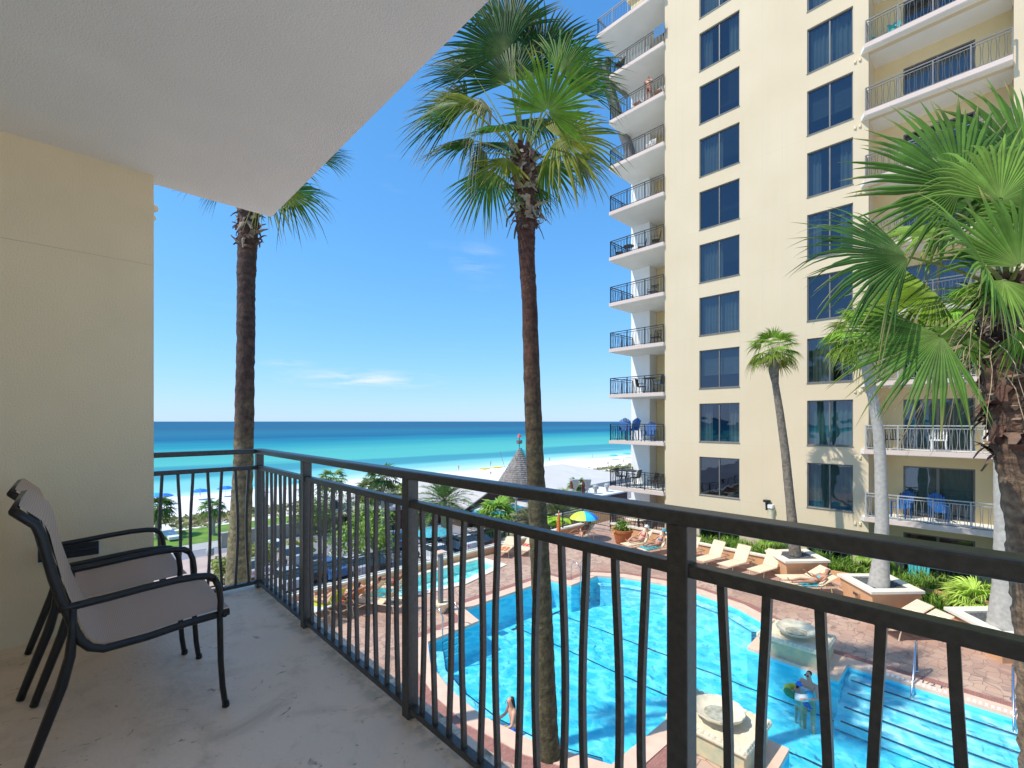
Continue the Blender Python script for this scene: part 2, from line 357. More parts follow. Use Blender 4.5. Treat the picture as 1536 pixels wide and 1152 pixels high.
def deck_mat():                       # stamped random-stone paving in pinks and browns
    m = mat('deck', (.52, .33, .26), .8, .1, 3, .1, 60); n, L = N(m); b = n['Principled BSDF']; t = n['Texture Coordinate']
    nz = n.new('ShaderNodeTexNoise'); nz.inputs['Scale'].default_value = 1.5; L.new(t.outputs['Object'], nz.inputs[0])
    ad = n.new('ShaderNodeVectorMath'); ad.operation = 'MULTIPLY_ADD'; ad.inputs[1].default_value = (.35, .35, 0); L.new(nz.outputs['Color'], ad.inputs[0]); L.new(t.outputs['Object'], ad.inputs[2])
    v = n.new('ShaderNodeTexVoronoi'); v.inputs['Scale'].default_value = 3.8; v.inputs['Randomness'].default_value = .55; L.new(ad.outputs[0], v.inputs['Vector'])
    v2 = n.new('ShaderNodeTexVoronoi'); v2.feature = 'DISTANCE_TO_EDGE'; v2.inputs['Scale'].default_value = 3.8; v2.inputs['Randomness'].default_value = .55; L.new(ad.outputs[0], v2.inputs['Vector'])
    sp = n.new('ShaderNodeSeparateColor'); L.new(v.outputs['Color'], sp.inputs[0])
    cr = n.new('ShaderNodeValToRGB'); e = cr.color_ramp.elements; e[0].color = (.52, .33, .24, 1); e[1].color = (.40, .255, .20, 1)
    k = cr.color_ramp.elements.new(.5); k.color = (.53, .37, .27, 1); L.new(sp.outputs[0], cr.inputs[0])
    # large soft bands of browner stone
    bn = n.new('ShaderNodeTexNoise'); bn.inputs['Scale'].default_value = .35; bn.inputs['Detail'].default_value = 3; L.new(t.outputs['Object'], bn.inputs[0])
    br = n.new('ShaderNodeMapRange'); br.inputs[1].default_value = .45; br.inputs[2].default_value = .6; L.new(bn.outputs[0], br.inputs[0])
    bx = n.new('ShaderNodeMix'); bx.data_type = 'RGBA'; bx.blend_type = 'MULTIPLY'; bx.inputs['B'].default_value = (.84, .78, .76, 1); L.new(br.outputs[0], bx.inputs['Factor']); L.new(cr.outputs[0], bx.inputs['A'])
    r = n.new('ShaderNodeMapRange'); r.inputs[1].default_value = .012; r.inputs[2].default_value = .035; L.new(v2.outputs['Distance'], r.inputs[0])
    x = n.new('ShaderNodeMix'); x.data_type = 'RGBA'; x.inputs['A'].default_value = (.27, .17, .13, 1); L.new(r.outputs[0], x.inputs['Factor']); L.new(bx.outputs['Result'], x.inputs['B'])
    L.new(x.outputs['Result'], b.inputs['Base Color'])
deck_mat()

def brickrow_mat():
    m = mat('brick_row', (.38, .17, .13), .85, .2, 5); n, L = N(m); b = n['Principled BSDF']; t = n['Texture Coordinate']
    v = n.new('ShaderNodeTexBrick'); v.inputs['Scale'].default_value = 5; v.inputs['Color1'].default_value = (.40, .18, .14, 1); v.inputs['Color2'].default_value = (.30, .13, .11, 1); v.inputs['Mortar'].default_value = (.22, .12, .09, 1); v.inputs['Mortar Size'].default_value = .02
    L.new(t.outputs['Object'], v.inputs[0]); L.new(v.outputs[0], b.inputs['Base Color'])
brickrow_mat()

def pool_mats():
    m = mat('pool_tile', (.15, .75, .92), .6, .06, 1.5)
    mat('pool_shelf', (.42, .82, .94), .6, .05, 2)
    m = mat('kid_tile', (.50, .90, .86), .6, .06, 1.5)
    m = bpy.data.materials.new('pool_water'); m.use_nodes = True; n, L = N(m); n.remove(n['Principled BSDF'])
    t = n.new('ShaderNodeTexCoord')
    # caustic light net put into the transmission colour as a cell pattern
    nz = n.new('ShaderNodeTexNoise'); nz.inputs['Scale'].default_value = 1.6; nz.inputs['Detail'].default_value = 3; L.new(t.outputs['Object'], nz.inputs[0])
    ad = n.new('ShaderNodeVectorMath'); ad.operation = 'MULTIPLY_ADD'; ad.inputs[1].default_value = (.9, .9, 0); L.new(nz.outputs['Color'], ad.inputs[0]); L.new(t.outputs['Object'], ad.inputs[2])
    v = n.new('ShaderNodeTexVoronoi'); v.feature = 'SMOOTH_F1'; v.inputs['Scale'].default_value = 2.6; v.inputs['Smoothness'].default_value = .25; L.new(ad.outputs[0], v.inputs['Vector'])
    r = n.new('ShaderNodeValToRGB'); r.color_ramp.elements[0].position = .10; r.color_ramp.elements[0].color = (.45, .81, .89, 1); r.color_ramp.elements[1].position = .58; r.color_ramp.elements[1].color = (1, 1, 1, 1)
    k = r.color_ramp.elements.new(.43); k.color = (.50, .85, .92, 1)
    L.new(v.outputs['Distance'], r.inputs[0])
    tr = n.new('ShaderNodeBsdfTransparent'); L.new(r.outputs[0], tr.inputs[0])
    g = n.new('ShaderNodeBsdfGlossy'); g.inputs['Roughness'].default_value = .03
    w = n.new('ShaderNodeTexNoise'); w.inputs['Scale'].default_value = 3.2; w.inputs['Detail'].default_value = 4; w.inputs['Distortion'].default_value = .6; L.new(t.outputs['Object'], w.inputs[0])
    bp = n.new('ShaderNodeBump'); bp.inputs['Strength'].default_value = .9; bp.inputs['Distance'].default_value = .09; L.new(w.outputs[0], bp.inputs['Height']); L.new(bp.outputs[0], g.inputs['Normal'])
    fr = n.new('ShaderNodeFresnel'); fr.inputs[0].default_value = 1.33; L.new(bp.outputs[0], fr.inputs['Normal'])
    ms = n.new('ShaderNodeMixShader'); L.new(fr.outputs[0], ms.inputs[0]); L.new(tr.outputs[0], ms.inputs[1]); L.new(g.outputs[0], ms.inputs[2]); L.new(ms.outputs[0], n['Material Output'].inputs[0]); M['pool_water'] = m
pool_mats()

def sea_mat():                        # colour of the water over sand bars and deeper troughs
    m = mat('sea', (.02, .2, .3), .35, 0, 1, spec=.0); n, L = N(m); b = n['Principled BSDF']; t = n['Texture Coordinate']
    mpn = n.new('ShaderNodeMapping'); mpn.inputs['Scale'].default_value = (.008, .03, .03); L.new(t.outputs['Object'], mpn.inputs[0])
    z = n.new('ShaderNodeTexNoise'); z.inputs['Scale'].default_value = 1; z.inputs['Detail'].default_value = 6; L.new(mpn.outputs[0], z.inputs[0])
    s = n.new('ShaderNodeSeparateXYZ'); L.new(t.outputs['Object'], s.inputs[0])
    lg = n.new('ShaderNodeMath'); lg.operation = 'LOGARITHM'; lg.inputs[1].default_value = 10; L.new(s.outputs[1], lg.inputs[0])
    a = n.new('ShaderNodeMath'); a.operation = 'MULTIPLY_ADD'; a.inputs[1].default_value = .16; L.new(z.outputs[0], a.inputs[0])
    o = n.new('ShaderNodeMath'); o.operation = 'SUBTRACT'; o.inputs[1].default_value = 1.93 + .0934 + .08; L.new(lg.outputs[0], o.inputs[0]); L.new(o.outputs[0], a.inputs[2])
    q = n.new('ShaderNodeMath'); q.operation = 'DIVIDE'; q.inputs[1].default_value = 1.2; L.new(a.outputs[0], q.inputs[0])
    r = n.new('ShaderNodeValToRGB'); el = r.color_ramp.elements
    stops = [(88, (0.6, 0.68, 0.62)), (90.5, (0.8, 0.84, 0.8)), (92.5, (0.46, 0.66, 0.6)), (101, (0.24, 0.52, 0.52)), (111, (0.16, 0.48, 0.48)), (119, (0.07, 0.29, 0.35)), (136, (0.06, 0.28, 0.34)), (148, (0.10, 0.42, 0.39)), (195, (0.08, 0.38, 0.37)), (265, (0.035, 0.26, 0.33)), (360, (0.025, 0.14, 0.25)), (520, (0.035, 0.17, 0.26)), (900, (0.035, 0.135, 0.23))]
    def pos(y): return (math.log10(y) - 1.93) / 1.2
    el[0].position = pos(stops[0][0]); el[0].color = stops[0][1] + (1,); el[1].position = pos(stops[-1][0]); el[1].color = stops[-1][1] + (1,)
    for y, c in stops[1:-1]: e = el.new(pos(y)); e.color = c + (1,)
    L.new(q.outputs[0], r.inputs[0]); L.new(r.outputs[0], b.inputs['Base Color'])
    w = n.new('ShaderNodeTexNoise'); w.inputs['Scale'].default_value = .5; w.inputs['Detail'].default_value = 6; L.new(t.outputs['Object'], w.inputs[0])
    bp = n.new('ShaderNodeBump'); bp.inputs['Strength'].default_value = .6; bp.inputs['Distance'].default_value = .35; L.new(w.outputs[0], bp.inputs['Height']); L.new(bp.outputs[0], b.inputs['Normal'])
sea_mat()

# ------------------------------------------------------------------ the setting: terrain, sea, beach
DK = -6.6; PK = -13.0; SEA = -14.88
def band(name, m, ys, xs=(-700, 1500), nx=60):
    b = MB(); vs = []; fs = []; n = nx + 1
    for (y, z) in ys:
        for i in range(n):
            x = xs[0] + (xs[1] - xs[0]) * i / nx
            vs.append((x, y + (1.2 * math.sin(x * .045) if 100 < y < 130 else 0), z))
    for k in range(len(ys) - 1):
        for i in range(nx): fs.append((k * n + i, k * n + i + 1, (k + 1) * n + i + 1, (k + 1) * n + i))
    b.add(vs, fs); return struct(b.build(name, m))
band('beach_ground', 'sand', [(-300, PK - .02), (50, PK - .02), (69, PK - .05), (74, PK + .3), (79, PK + .1), (87, -13.9), (104, -14.5), (119, -15.25), (200, -17), (620, -22)])
b = MB(); b.add([(-30000, 104, SEA), (30000, 104, SEA), (30000, 45000, SEA), (-30000, 45000, SEA)], [(0, 1, 2, 3)]); struct(b.build('sea', 'sea'))
b = MB(); b.box(-120, 300, 19.0, 56.0, PK - .3, PK - .012); struct(b.build('car_park', 'asphalt'))
b = MB(); b.box(-40, 15.5, 39, 53, PK - .3, PK + .002); struct(b.build('brick_path', 'pink_paving'))
b = MB(); b.box(-40, 75, 56.0, 59.0, PK - .3, PK + .01); struct(b.build('footpath', 'concrete'))
b = MB(); b.box(-60, 37, 59.1, 67.5, PK - .3, PK + .012); struct(b.build('lawn', 'lawn'))
# parking bays
for k in range(12):
    pass
b = MB()
for k in range(14):
    x = 8 + k * 2.7; b.box(x, x + .1, 28.5, 33.5, PK - .01, PK - .006); b.box(x, x + .1, 41, 46, PK - .01, PK - .006)
struct(b.build('bay_markings', 'white_paint'))
# dune vegetation as tufts
b = MB()
for i in range(9500):
    x = random.uniform(-25, 230); y = random.gauss(72, 2.0)
    if noise.noise(Vector((x * .10, y * .4, 3))) < -.2: continue
    z = PK + .15 + random.uniform(-.1, .1); g = random.uniform(.7, 1.15); b.cur = random.choice([(.36 * g, .33 * g, .13 * g), (.26 * g, .30 * g, .10 * g), (.48 * g, .40 * g, .22 * g)])
    h = random.uniform(.2, .5); w = random.uniform(.2, .5)
    for k in range(2):
        a = random.uniform(0, 3.14); dx, dy = math.cos(a) * w, math.sin(a) * w; lx, ly = random.uniform(-.3, .3), random.uniform(-.3, .3)
        b.add([(x - dx, y - dy, z), (x + dx, y + dy, z), (x + dx * .4 + lx, y + dy * .4 + ly, z + h), (x - dx * .5 + lx, y - dy * .5 + ly, z + h * .8)], [(0, 1, 2, 3)])
o = b.build('dune_grass', 'bush'); o['kind'] = 'stuff'; tag(o, 'tufts of dry green and tan grass along the low dunes between lawn and white sand', 'dune grass')

# ------------------------------------------------------------------ pool deck
POOL = [(7.8, 11.8), (7.15, 10.7), (6.8, 9.3), (6.72, 8.0), (6.95, 6.6), (7.55, 5.15), (10.45, 5.07), (10.5, 2.93), (8.95, 2.88), (8.9, -7),
        (15.3, -7), (15.3, 2.86), (14.22, 2.86), (14.33, 5.1), (16.45, 5.2), (17.2, 6.5), (17.52, 8.1), (17.45, 9.5), (17.0, 11.0), (16.35, 11.88), (14.65, 11.9), (14.55, 12.95), (10.1, 12.97), (9.85, 11.88)]
POOL = POOL[::1]
def area(p): return sum(p[i - 1][0] * p[i][1] - p[i][0] * p[i - 1][1] for i in range(len(p))) / 2
if area(POOL) < 0: POOL.reverse()
KID = [(8.4, 15.75), (11.63, 15.3), (14.25, 15.95), (14.2, 17.2), (8.2, 17.2)]
if area(KID) < 0: KID.reverse()
DECK = [(-1.8, -12), (25.56, -12), (25.56, 13.7), (30, 13.7), (30, 18.0), (-1.8, 18.0)]
def holed(outer, holes, z, name, m):
    pts = [[Vector((p[0], p[1], 0)) for p in l] for l in [outer] + holes]
    tri = geometry.tessellate_polygon(pts); fl = [p for l in pts for p in l]
    b = MB(); b.add([(p.x, p.y, z) for p in fl], tri)
    o = b.build(name, m)
    bm = bmesh.new(); bm.from_mesh(o.data); bmesh.ops.recalc_face_normals(bm, faces=bm.faces)
    for f in bm.faces:
        if f.normal.z < 0: f.normal_flip()
    bm.to_mesh(o.data); bm.free(); return o
struct(holed(DECK, [POOL, KID], DK, 'pool_deck', 'deck'))
b = MB()
for i in range(len(DECK)):
    p, q = DECK[i - 1], DECK[i]; b.add([(p[0], p[1], PK - .3), (q[0], q[1], PK - .3), (q[0], q[1], DK - .002), (p[0], p[1], DK - .002)], [(0, 1, 2, 3)])
struct(b.build('podium_side', 'podium'))
CO = offset(POOL, .42); BR = offset(POOL, .74)
b = MB(); b.ring(POOL, CO, DK + .03)
n_ = len(POOL); b.add([(p[0], p[1], DK + .03) for p in POOL] + [(p[0], p[1], DK - .05) for p in POOL], [(i, (i + 1) % n_, n_ + (i + 1) % n_, n_ + i) for i in range(n_)])
b.add([(p[0], p[1], DK + .03) for p in CO] + [(p[0], p[1], DK - .05) for p in CO], [(i, (i + 1) % n_, n_ + (i + 1) % n_, n_ + i) for i in range(n_)])
struct(b.build('pool_coping', 'coping'))
b = MB(); b.ring(CO, BR, DK + .006); struct(b.build('brick_edging', 'brick_row'))
KO = offset(KID, .38); b = MB(); b.ring(KID, KO, DK + .03); b.add([(p[0], p[1], DK + .03) for p in KID] + [(p[0], p[1], DK - .05) for p in KID], [(i, (i + 1) % 5, 5 + (i + 1) % 5, 5 + i) for i in range(5)]); struct(b.build('small_pool_coping', 'cream_cap'))
def basin(name, P, zf, m):
    b = MB(); n = len(P)
    b.add([(p[0], p[1], DK - .05) for p in P] + [(p[0], p[1], zf) for p in P], [(i, n + i, n + (i + 1) % n, (i + 1) % n) for i in range(n)])
    b.prism(P, zf - .01, zf, side=False, bottom=False); return struct(b.build(name, m))
basin('pool_basin', POOL, -7.65, 'pool_tile'); basin('small_pool_basin', KID, -7.0, 'kid_tile')
WL = -6.72
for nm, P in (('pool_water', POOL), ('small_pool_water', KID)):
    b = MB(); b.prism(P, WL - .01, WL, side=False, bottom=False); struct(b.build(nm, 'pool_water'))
# underwater bench along the two curved ends, steps, and dark tile lines on the floor
def shelf(pts, inward, name):
    q = [(p[0] + inward[i][0], p[1] + inward[i][1]) for i, p in enumerate(pts)]
    b = MB(); n = len(pts); b.add([(p[0], p[1], -6.86) for p in pts + q] + [(p[0], p[1], -7.64) for p in q], [(i, i + 1, n + i + 1, n + i) for i in range(n - 1)] + [(n + i, n + i + 1, 2 * n + i + 1, 2 * n + i) for i in range(n - 1)]); struct(b.build(name, 'pool_shelf'))
    b = MB(); q2 = [(p[0] + inward[i][0] * 1.09, p[1] + inward[i][1] * 1.09) for i, p in enumerate(pts)]
    b.add([(p[0], p[1], -6.855) for p in q + q2], [(i, i + 1, len(q) + i + 1, len(q) + i) for i in range(len(q) - 1)]); struct(b.build('tile_nosing', 'tile_dark'))
shelf([(16.42, 5.22), (17.18, 6.5), (17.5, 8.1), (17.43, 9.5), (16.98, 11.0), (16.33, 11.86)], [(-.25, .4), (-.38, .14), (-.42, 0), (-.42, -.03), (-.38, -.14), (-.28, -.36)], 'pool_bench')
shelf([(7.82, 11.78), (7.17, 10.7), (6.82, 9.3), (6.74, 8.0), (6.97, 6.6), (7.57, 5.2)], [(.3, -.3), (.4, -.12), (.44, 0), (.44, 0), (.4, .12), (.3, .38)], 'pool_bench')
b = MB(); b2 = MB()
for k in range(4):
    x1 = 15.28 - k * .38; b.box(x1 - .38, x1 + (.019 if k == 0 else 0), -6.9, 2.855, -7.6, -6.80 - k * .19)
    b2.box(x1 - .40, x1 - .34, -6.9, 2.72, -6.805 - k * .19, -6.795 - k * .19)
struct(b.build('pool_steps', 'pool_shelf')); struct(b2.build('step_nosing', 'tile_dark'))
b = MB()
for (x, y0, y1) in ((12.1, -6.5, 12.3), (14.15, -6.5, 12.2)):
    yy = y0; k = 0
    while yy < y1:
        w = .022 + .03 * abs(noise.noise(Vector((x, yy * 1.3, 0)))); ox = .05 * noise.noise(Vector((x * 3, yy * 2.2, 5))); ox2 = .05 * noise.noise(Vector((x * 3, (yy + .2) * 2.2, 5)))
        b.add([(x + ox - w, yy, -7.64), (x + ox + w, yy, -7.64), (x + ox2 + w, yy + .2, -7.64), (x + ox2 - w, yy + .2, -7.64)], [(0, 1, 2, 3)]); yy += .2
    b.box(x - .3, x + .3, y1, y1 + .12, -7.645, -7.64)
struct(b.build('lane_markings', 'tile_dark'))
# depth markings and drain slots on the coping
b = MB()
for (y0, txt) in ((1.6, '3 1/2 FT'), (-2.4, '3 1/2 FT')):
    for (xo, ch) in ((15.55, txt),):
        cu = bpy.data.curves.new('t', 'FONT'); cu.body = ch; cu.size = .24; to = bpy.data.objects.new('t', cu); COL.objects.link(to)
        dg = bpy.context.evaluated_depsgraph_get(); me = bpy.data.meshes.new_from_object(to.evaluated_get(dg)); bpy.data.objects.remove(to)
        for p in me.polygons: b.add([(xo + me.vertices[i].co.y, y0 - me.vertices[i].co.x, DK + .036) for i in p.vertices], [tuple(range(len(p.vertices)))])
struct(b.build('depth_marking', 'tile_dark'))
b = MB()
for k in range(90): b.box(15.36, 15.5, -6.5 + k * .1, -6.45 + k * .1, DK + .03, DK + .034)
struct(b.build('drain_slots', 'white_paint'))

# ------------------------------------------------------------------ our balcony
b = MB(); b.box(-1.6, 1.13, -1.45, 3.86, -1.44, -1.22); struct(b.build('balcony_floor', 'balcony_floor'))
b = MB(); b.box(-1.6, 1.13, -1.2, 3.84, 1.557, 1.78); struct(b.build('ceiling', 'ceiling'))
b = MB()
b.box(-1.6, .40, 3.70, 4.3, -1.22, 1.557); b.box(-1.8, .40, 3.86, 4.3, -10.5, -1.22)
b.box(-1.8, -1.6, -1.45, 4.3, -10.5, 1.78)
w = b.build('balcony_wall', 'balcony_wall'); tag(w, 'cream stucco wall closing the left end of the balcony behind the two chairs', 'wall')
b = MB(); b.box(-1.6, .402, 3.698, 3.702, .984, .987); b.build('render_joint', 'wall_joint', w)
t = thing('wall_vent', 'dark slotted vent in a cream frame low on the stucco wall behind the chairs', 'vent', (.01, 3.69, -.92), world_parts=True)
v0 = GY(57, 832, 3.69); v1 = GY(148, 818, 3.69); zt = GY(57, 822, 3.69).z; zb = GY(57, 843, 3.69).z
b = MB(); b.bbox(v0.x - .01, v1.x + .01, 3.675, 3.70, zb - .012, zt + .012, .003); b.build('frame', 'cream_cap', t)
b = MB(); b.bbox(v0.x, v1.x, 3.668, 3.674, zb, zt, .002)
b.build('louvre', 'black_iron', t)
b = MB(); b.bbox(v0.x + .01, v1.x - .01, 3.660, 3.667, (zb + zt) / 2 - .006, (zb + zt) / 2 + .010, .002); b.build('slat', 'car_black', t)
t = thing('wall_bracket', 'small curved cream bracket sticking out past the outer edge of the balcony wall', 'bracket', (.42, 4.1, .75), world_parts=True)
b = MB(); p = GY(230, 316, 4.1)
b.ball((p.x - .01, 4.05, p.z), .035, 10, .8); b.ball((p.x - .015, 4.05, p.z - .07), .026, 10, .8); b.build('knob', 'balcony_wall', t, True)
b = MB(); b.box(p.x - .06, p.x - .015, 4.03, 4.07, p.z - .09, p.z + .02); b.build('plate', 'balcony_wall', t)

rail = thing('balcony_railing', 'dark bronze metal railing of the near balcony with paired bowed balusters', 'railing', (1.03, 1.5, -1.22), world_parts=True)
RX, RY = 1.03, 3.78
for k, y in enumerate((RY, 2.85, 1.69, .51, -.68)):
    b = MB(); b.bbox(RX - .025, RX + .025, y - .025, y + .025, -1.219, -.235, .003)
    o = b.build('post', 'rail_metal', rail)
def rb(name, *a): b = MB(); b.bbox(*a); return b.build(name, 'rail_metal', rail)
rb('handrail', RX - .032, RX + .032, -1.4, RY + .032, -.236, -.202, .006)
rb('handrail', .40, RX - .034, RY - .030, RY + .030, -.236, -.203, .006)
rb('mid_rail', RX - .019, RX + .019, -1.4, RY - .026, -.353, -.324, .003)
rb('mid_rail', .40, RX - .026, RY - .019, RY + .019, -.353, -.324, .003)
rb('bottom_rail', RX - .019, RX + .019, -1.4, RY - .026, -1.192, -1.167, .003)
rb('bottom_rail', .40, RX - .026, RY - .019, RY + .019, -1.192, -1.167, .003)
b = MB(); b.bbox(.385, .40, RY - .04, RY + .04, -.25, -.19, .003); b.build('wall_flange', 'rail_metal', rail)
def baluster(x, y, axis, s, par=rail, z0=-1.168, z1=-.352):
    b = MB(); P = []
    for i in range(13):
        t = i / 12; w = s * .015 * math.sin(math.pi * t) ** 1.3
        P.append((x + (w if axis == 0 else 0), y + (w if axis == 1 else 0), z0 + (z1 - z0) * t))
    b.tube(P, .0082, 4, sq=True); b.build('baluster', 'rail_metal', par)
k = 0
for (a, c, n) in ((3.78, 2.85, 9), (2.85, 1.69, 11), (1.69, .51, 12), (.51, -.68, 12)):
    for i in range(n):
        baluster(RX, a + (c - a) * (i + 1) / (n + 1), 1, 1 if k % 2 else -1); k += 1
for i in range(7): baluster(.405 + .6 * (i + .55) / 7.1, RY, 0, 1 if i % 2 else -1)

# patio chairs
def chair():
    Y0 = 2.29; base = Vector((.2, Y0, -1.22))
    t = thing('patio_chair', 'nearer black framed sling chair with high curved back facing the railing', 'chair', base, 'sling chairs on the balcony')
    def L(px, py, dy=0): p = GY(px, py, Y0) - base; return Vector((p.x, dy, p.z))
    W = .56
    prof = [(18.7, 766), (36, 777), (54, 788), (63, 806), (70, 833), (80, 868), (92, 900), (104, 925), (113, 948), (122, 962), (135, 971), (156, 973), (222, 955), (280, 935), (344, 917)]
    for dy in (0, W):
        b = MB(); b.tube([L(x, y, dy) for x, y in prof], [.0095] * len(prof), 8, sy=1.6)
        b.build('side_rail', 'chair_metal', t, True)
        arm = [(88, 914), (104, 911), (160, 897), (220, 881), (266, 870), (296, 865), (312, 864), (322, 868), (328, 880), (331, 900), (330, 930), (331, 990), (334, 1030), (338.7, 1060)]
        b = MB(); b.tube([L(x, y, dy) for x, y in arm[:8]], .0112, 8, sy=1.3); o = b.build('armrest', 'chair_metal', t, True)
        b = MB(); b.tube([L(x, y, dy) for x, y in arm[7:]], [.0125, .0125, .012, .012, .0115, .0115, .0115], 8, sy=1.2); o = b.build('leg', 'chair_metal', t, True)
        b = MB(); e = L(338.7, 1060, dy); b.lathe((e.x, e.y, 0), [(.013, .0), (.015, .004), (.013, .022)], 8); b.build('foot_cap', 'chair_metal', o)
        b = MB(); b.tube([L(109, 912, dy), L(109, 945, dy), L(105, 985, dy), L(92, 1030, dy), L(44, 1152, dy), L(38, 1168, dy)], [.012, .013, .016, .018, .015, .015], 8, sy=1.3); b.build('leg', 'chair_metal', t, True)
    for A, B, q in ((L(336, 921, -.015), L(336, 921, W + .015), .010), (L(109, 975, 0), L(109, 975, W), .009), (L(19.5, 767.5, 0), L(19.5, 767.5, W), .012), (L(100, 915, 0), L(100, 915, W), .008)):
        b = MB(); b.tube([A, B], q, 8); b.build('cross_bar', 'chair_metal', t, True)
    b = MB(); vs = []; fs = []; P = [L(x, y) for x, y in prof]
    Q = []
    for i in range(len(P) - 1):
        for j in range(4): Q.append(P[i].lerp(P[i + 1], j / 4))
    Q.append(P[-1]); m = 11
    for i, q in enumerate(Q):
        tg = (Q[min(i + 3, len(Q) - 1)] - Q[max(i - 3, 0)]).normalized(); nn = Vector((-tg.z, 0, tg.x))
        if nn.z < 0 and nn.x < 0: nn = -nn
        for j in range(m):
            e = j / (m - 1); o_ = .020 - .009 * math.sin(math.pi * e); vs.append((q.x + nn.x * o_, .004 + (W + .012) * e, q.z + nn.z * o_))
    for i in range(len(Q) - 1):
        for j in range(m - 1): fs.append((i * m + j, i * m + j + 1, (i + 1) * m + j + 1, (i + 1) * m + j))
    b.add(vs, fs); b.build('sling_seat', 'sling', t, True)
    return t
c1 = chair()
c2 = dup(c1, (.155, 2.955, -1.22), 0, 'farther black framed sling chair standing between the near chair and the stucco wall')
c2.scale = (1, 1, .99)

# ------------------------------------------------------------------ tower
TX = 25.56; FH = 2.95
def zf(r): return -4.18 + FH * (r - 1)
tower = thing('hotel_tower', 'tall cream stucco hotel tower with blue glass windows and stacked balconies', 'building', (TX, 6, -7.1), world_parts=True)
NR = 12; ZTOP = zf(NR + 1) + .8
COLS = [(9.47, 11.62), (4.58, 6.38)]
def wallgrid(b, X0, th, ys, zs, op):
    Y = sorted(set([ys[0], ys[1]] + [v for o in op for v in o[:2]])); Z = sorted(set([zs[0], zs[1]] + [v for o in op for v in o[2:]]))
    def hole(i, j):
        if i < 0 or j < 0 or i >= len(Y) - 1 or j >= len(Z) - 1: return False
        cy, cz = (Y[i] + Y[i + 1]) / 2, (Z[j] + Z[j + 1]) / 2
        return any(o[0] < cy < o[1] and o[2] < cz < o[3] for o in op)
    for i in range(len(Y) - 1):
        for j in range(len(Z) - 1):
            y0, y1, z0, z1 = Y[i], Y[i + 1], Z[j], Z[j + 1]
            if not hole(i, j): b.add([(X0, y0, z0), (X0, y1, z0), (X0, y1, z1), (X0, y0, z1)], [(0, 3, 2, 1)])
            else:
                for (di, dj, A, B) in ((-1, 0, (y0, z0), (y0, z1)), (1, 0, (y1, z0), (y1, z1)), (0, -1, (y0, z0), (y1, z0)), (0, 1, (y0, z1), (y1, z1))):
                    if not hole(i + di, j + dj):
                        b.add([(X0, A[0], A[1]), (X0, B[0], B[1]), (X0 + th, B[0], B[1]), (X0 + th, A[0], A[1])], [(0, 1, 2, 3)])
wins = []
for (a, c) in COLS:
    for r in range(0, NR + 1): wins.append((a, c, zf(r) + .10, zf(r) + 2.215))
bays = [(-.34, 4.02), (-13.0, -8.6)]
colsr = [(-3.4, -1.5), (-7.4, -5.2)]
for (a, c) in colsr:
    for r in range(0, NR + 1): wins.append((a, c, zf(r) + .10, zf(r) + 2.215))
b = MB()
op = wins + [(a, c, zf(r), zf(r) + FH - .22) for (a, c) in bays for r in range(0, NR + 1)]
wallgrid(b, TX, .22, (-16, 13.7), (-7.6, ZTOP), op)
b.add([(TX, 13.7, -7.6), (28.1, 13.7, -7.6), (28.1, 13.7, ZTOP), (TX, 13.7, ZTOP)], [(0, 1, 2, 3)])
b.add([(TX, -16, -7.6), (45, -16, -7.6), (45, -16, ZTOP), (TX, -16, ZTOP)], [(0, 1, 2, 3)])
b.add([(TX, -16, ZTOP), (45, -16, ZTOP), (45, 13.7, ZTOP), (TX, 13.7, ZTOP)], [(0, 1, 2, 3)])
b.add([(45, -16, -7.6), (45, 17.6, -7.6), (45, 17.6, ZTOP), (45, -16, ZTOP)], [(0, 1, 2, 3)])
b.build('wall', 'tower_wall', tower)
b = MB(); b.box(26.9, 27.0, 4.4, 13.4, -7.5, ZTOP - .1); b.box(26.95, 27.05, -8.3, -.6, -7.5, ZTOP - .1); b.build('dark_backing', 'interior', tower)  # dark sheets behind the panes, shade of the rooms put into their colour
# the sea-side wing: set back, white end wall and shaded beige recess
b = MB(); b.box(28.1, 44.9, 16.15, 17.55, -7.6, zf(11)); b.build('end_wall', 'white_paint', tower)
b = MB(); b.box(29.0, 44.9, 13.72, 16.14, -7.6, zf(11)); b.build('recess_wall', 'yellow_wall', tower)
b = MB(); b.box(27.2, 44.8, 13.72, 17.0, zf(11) + .1, zf(12) + 1.5); b.box(27.0, 44.9, 13.72, 17.2, zf(12) - .35, zf(12) - .05); b.build('penthouse_wall', 'yellow_wall', tower)
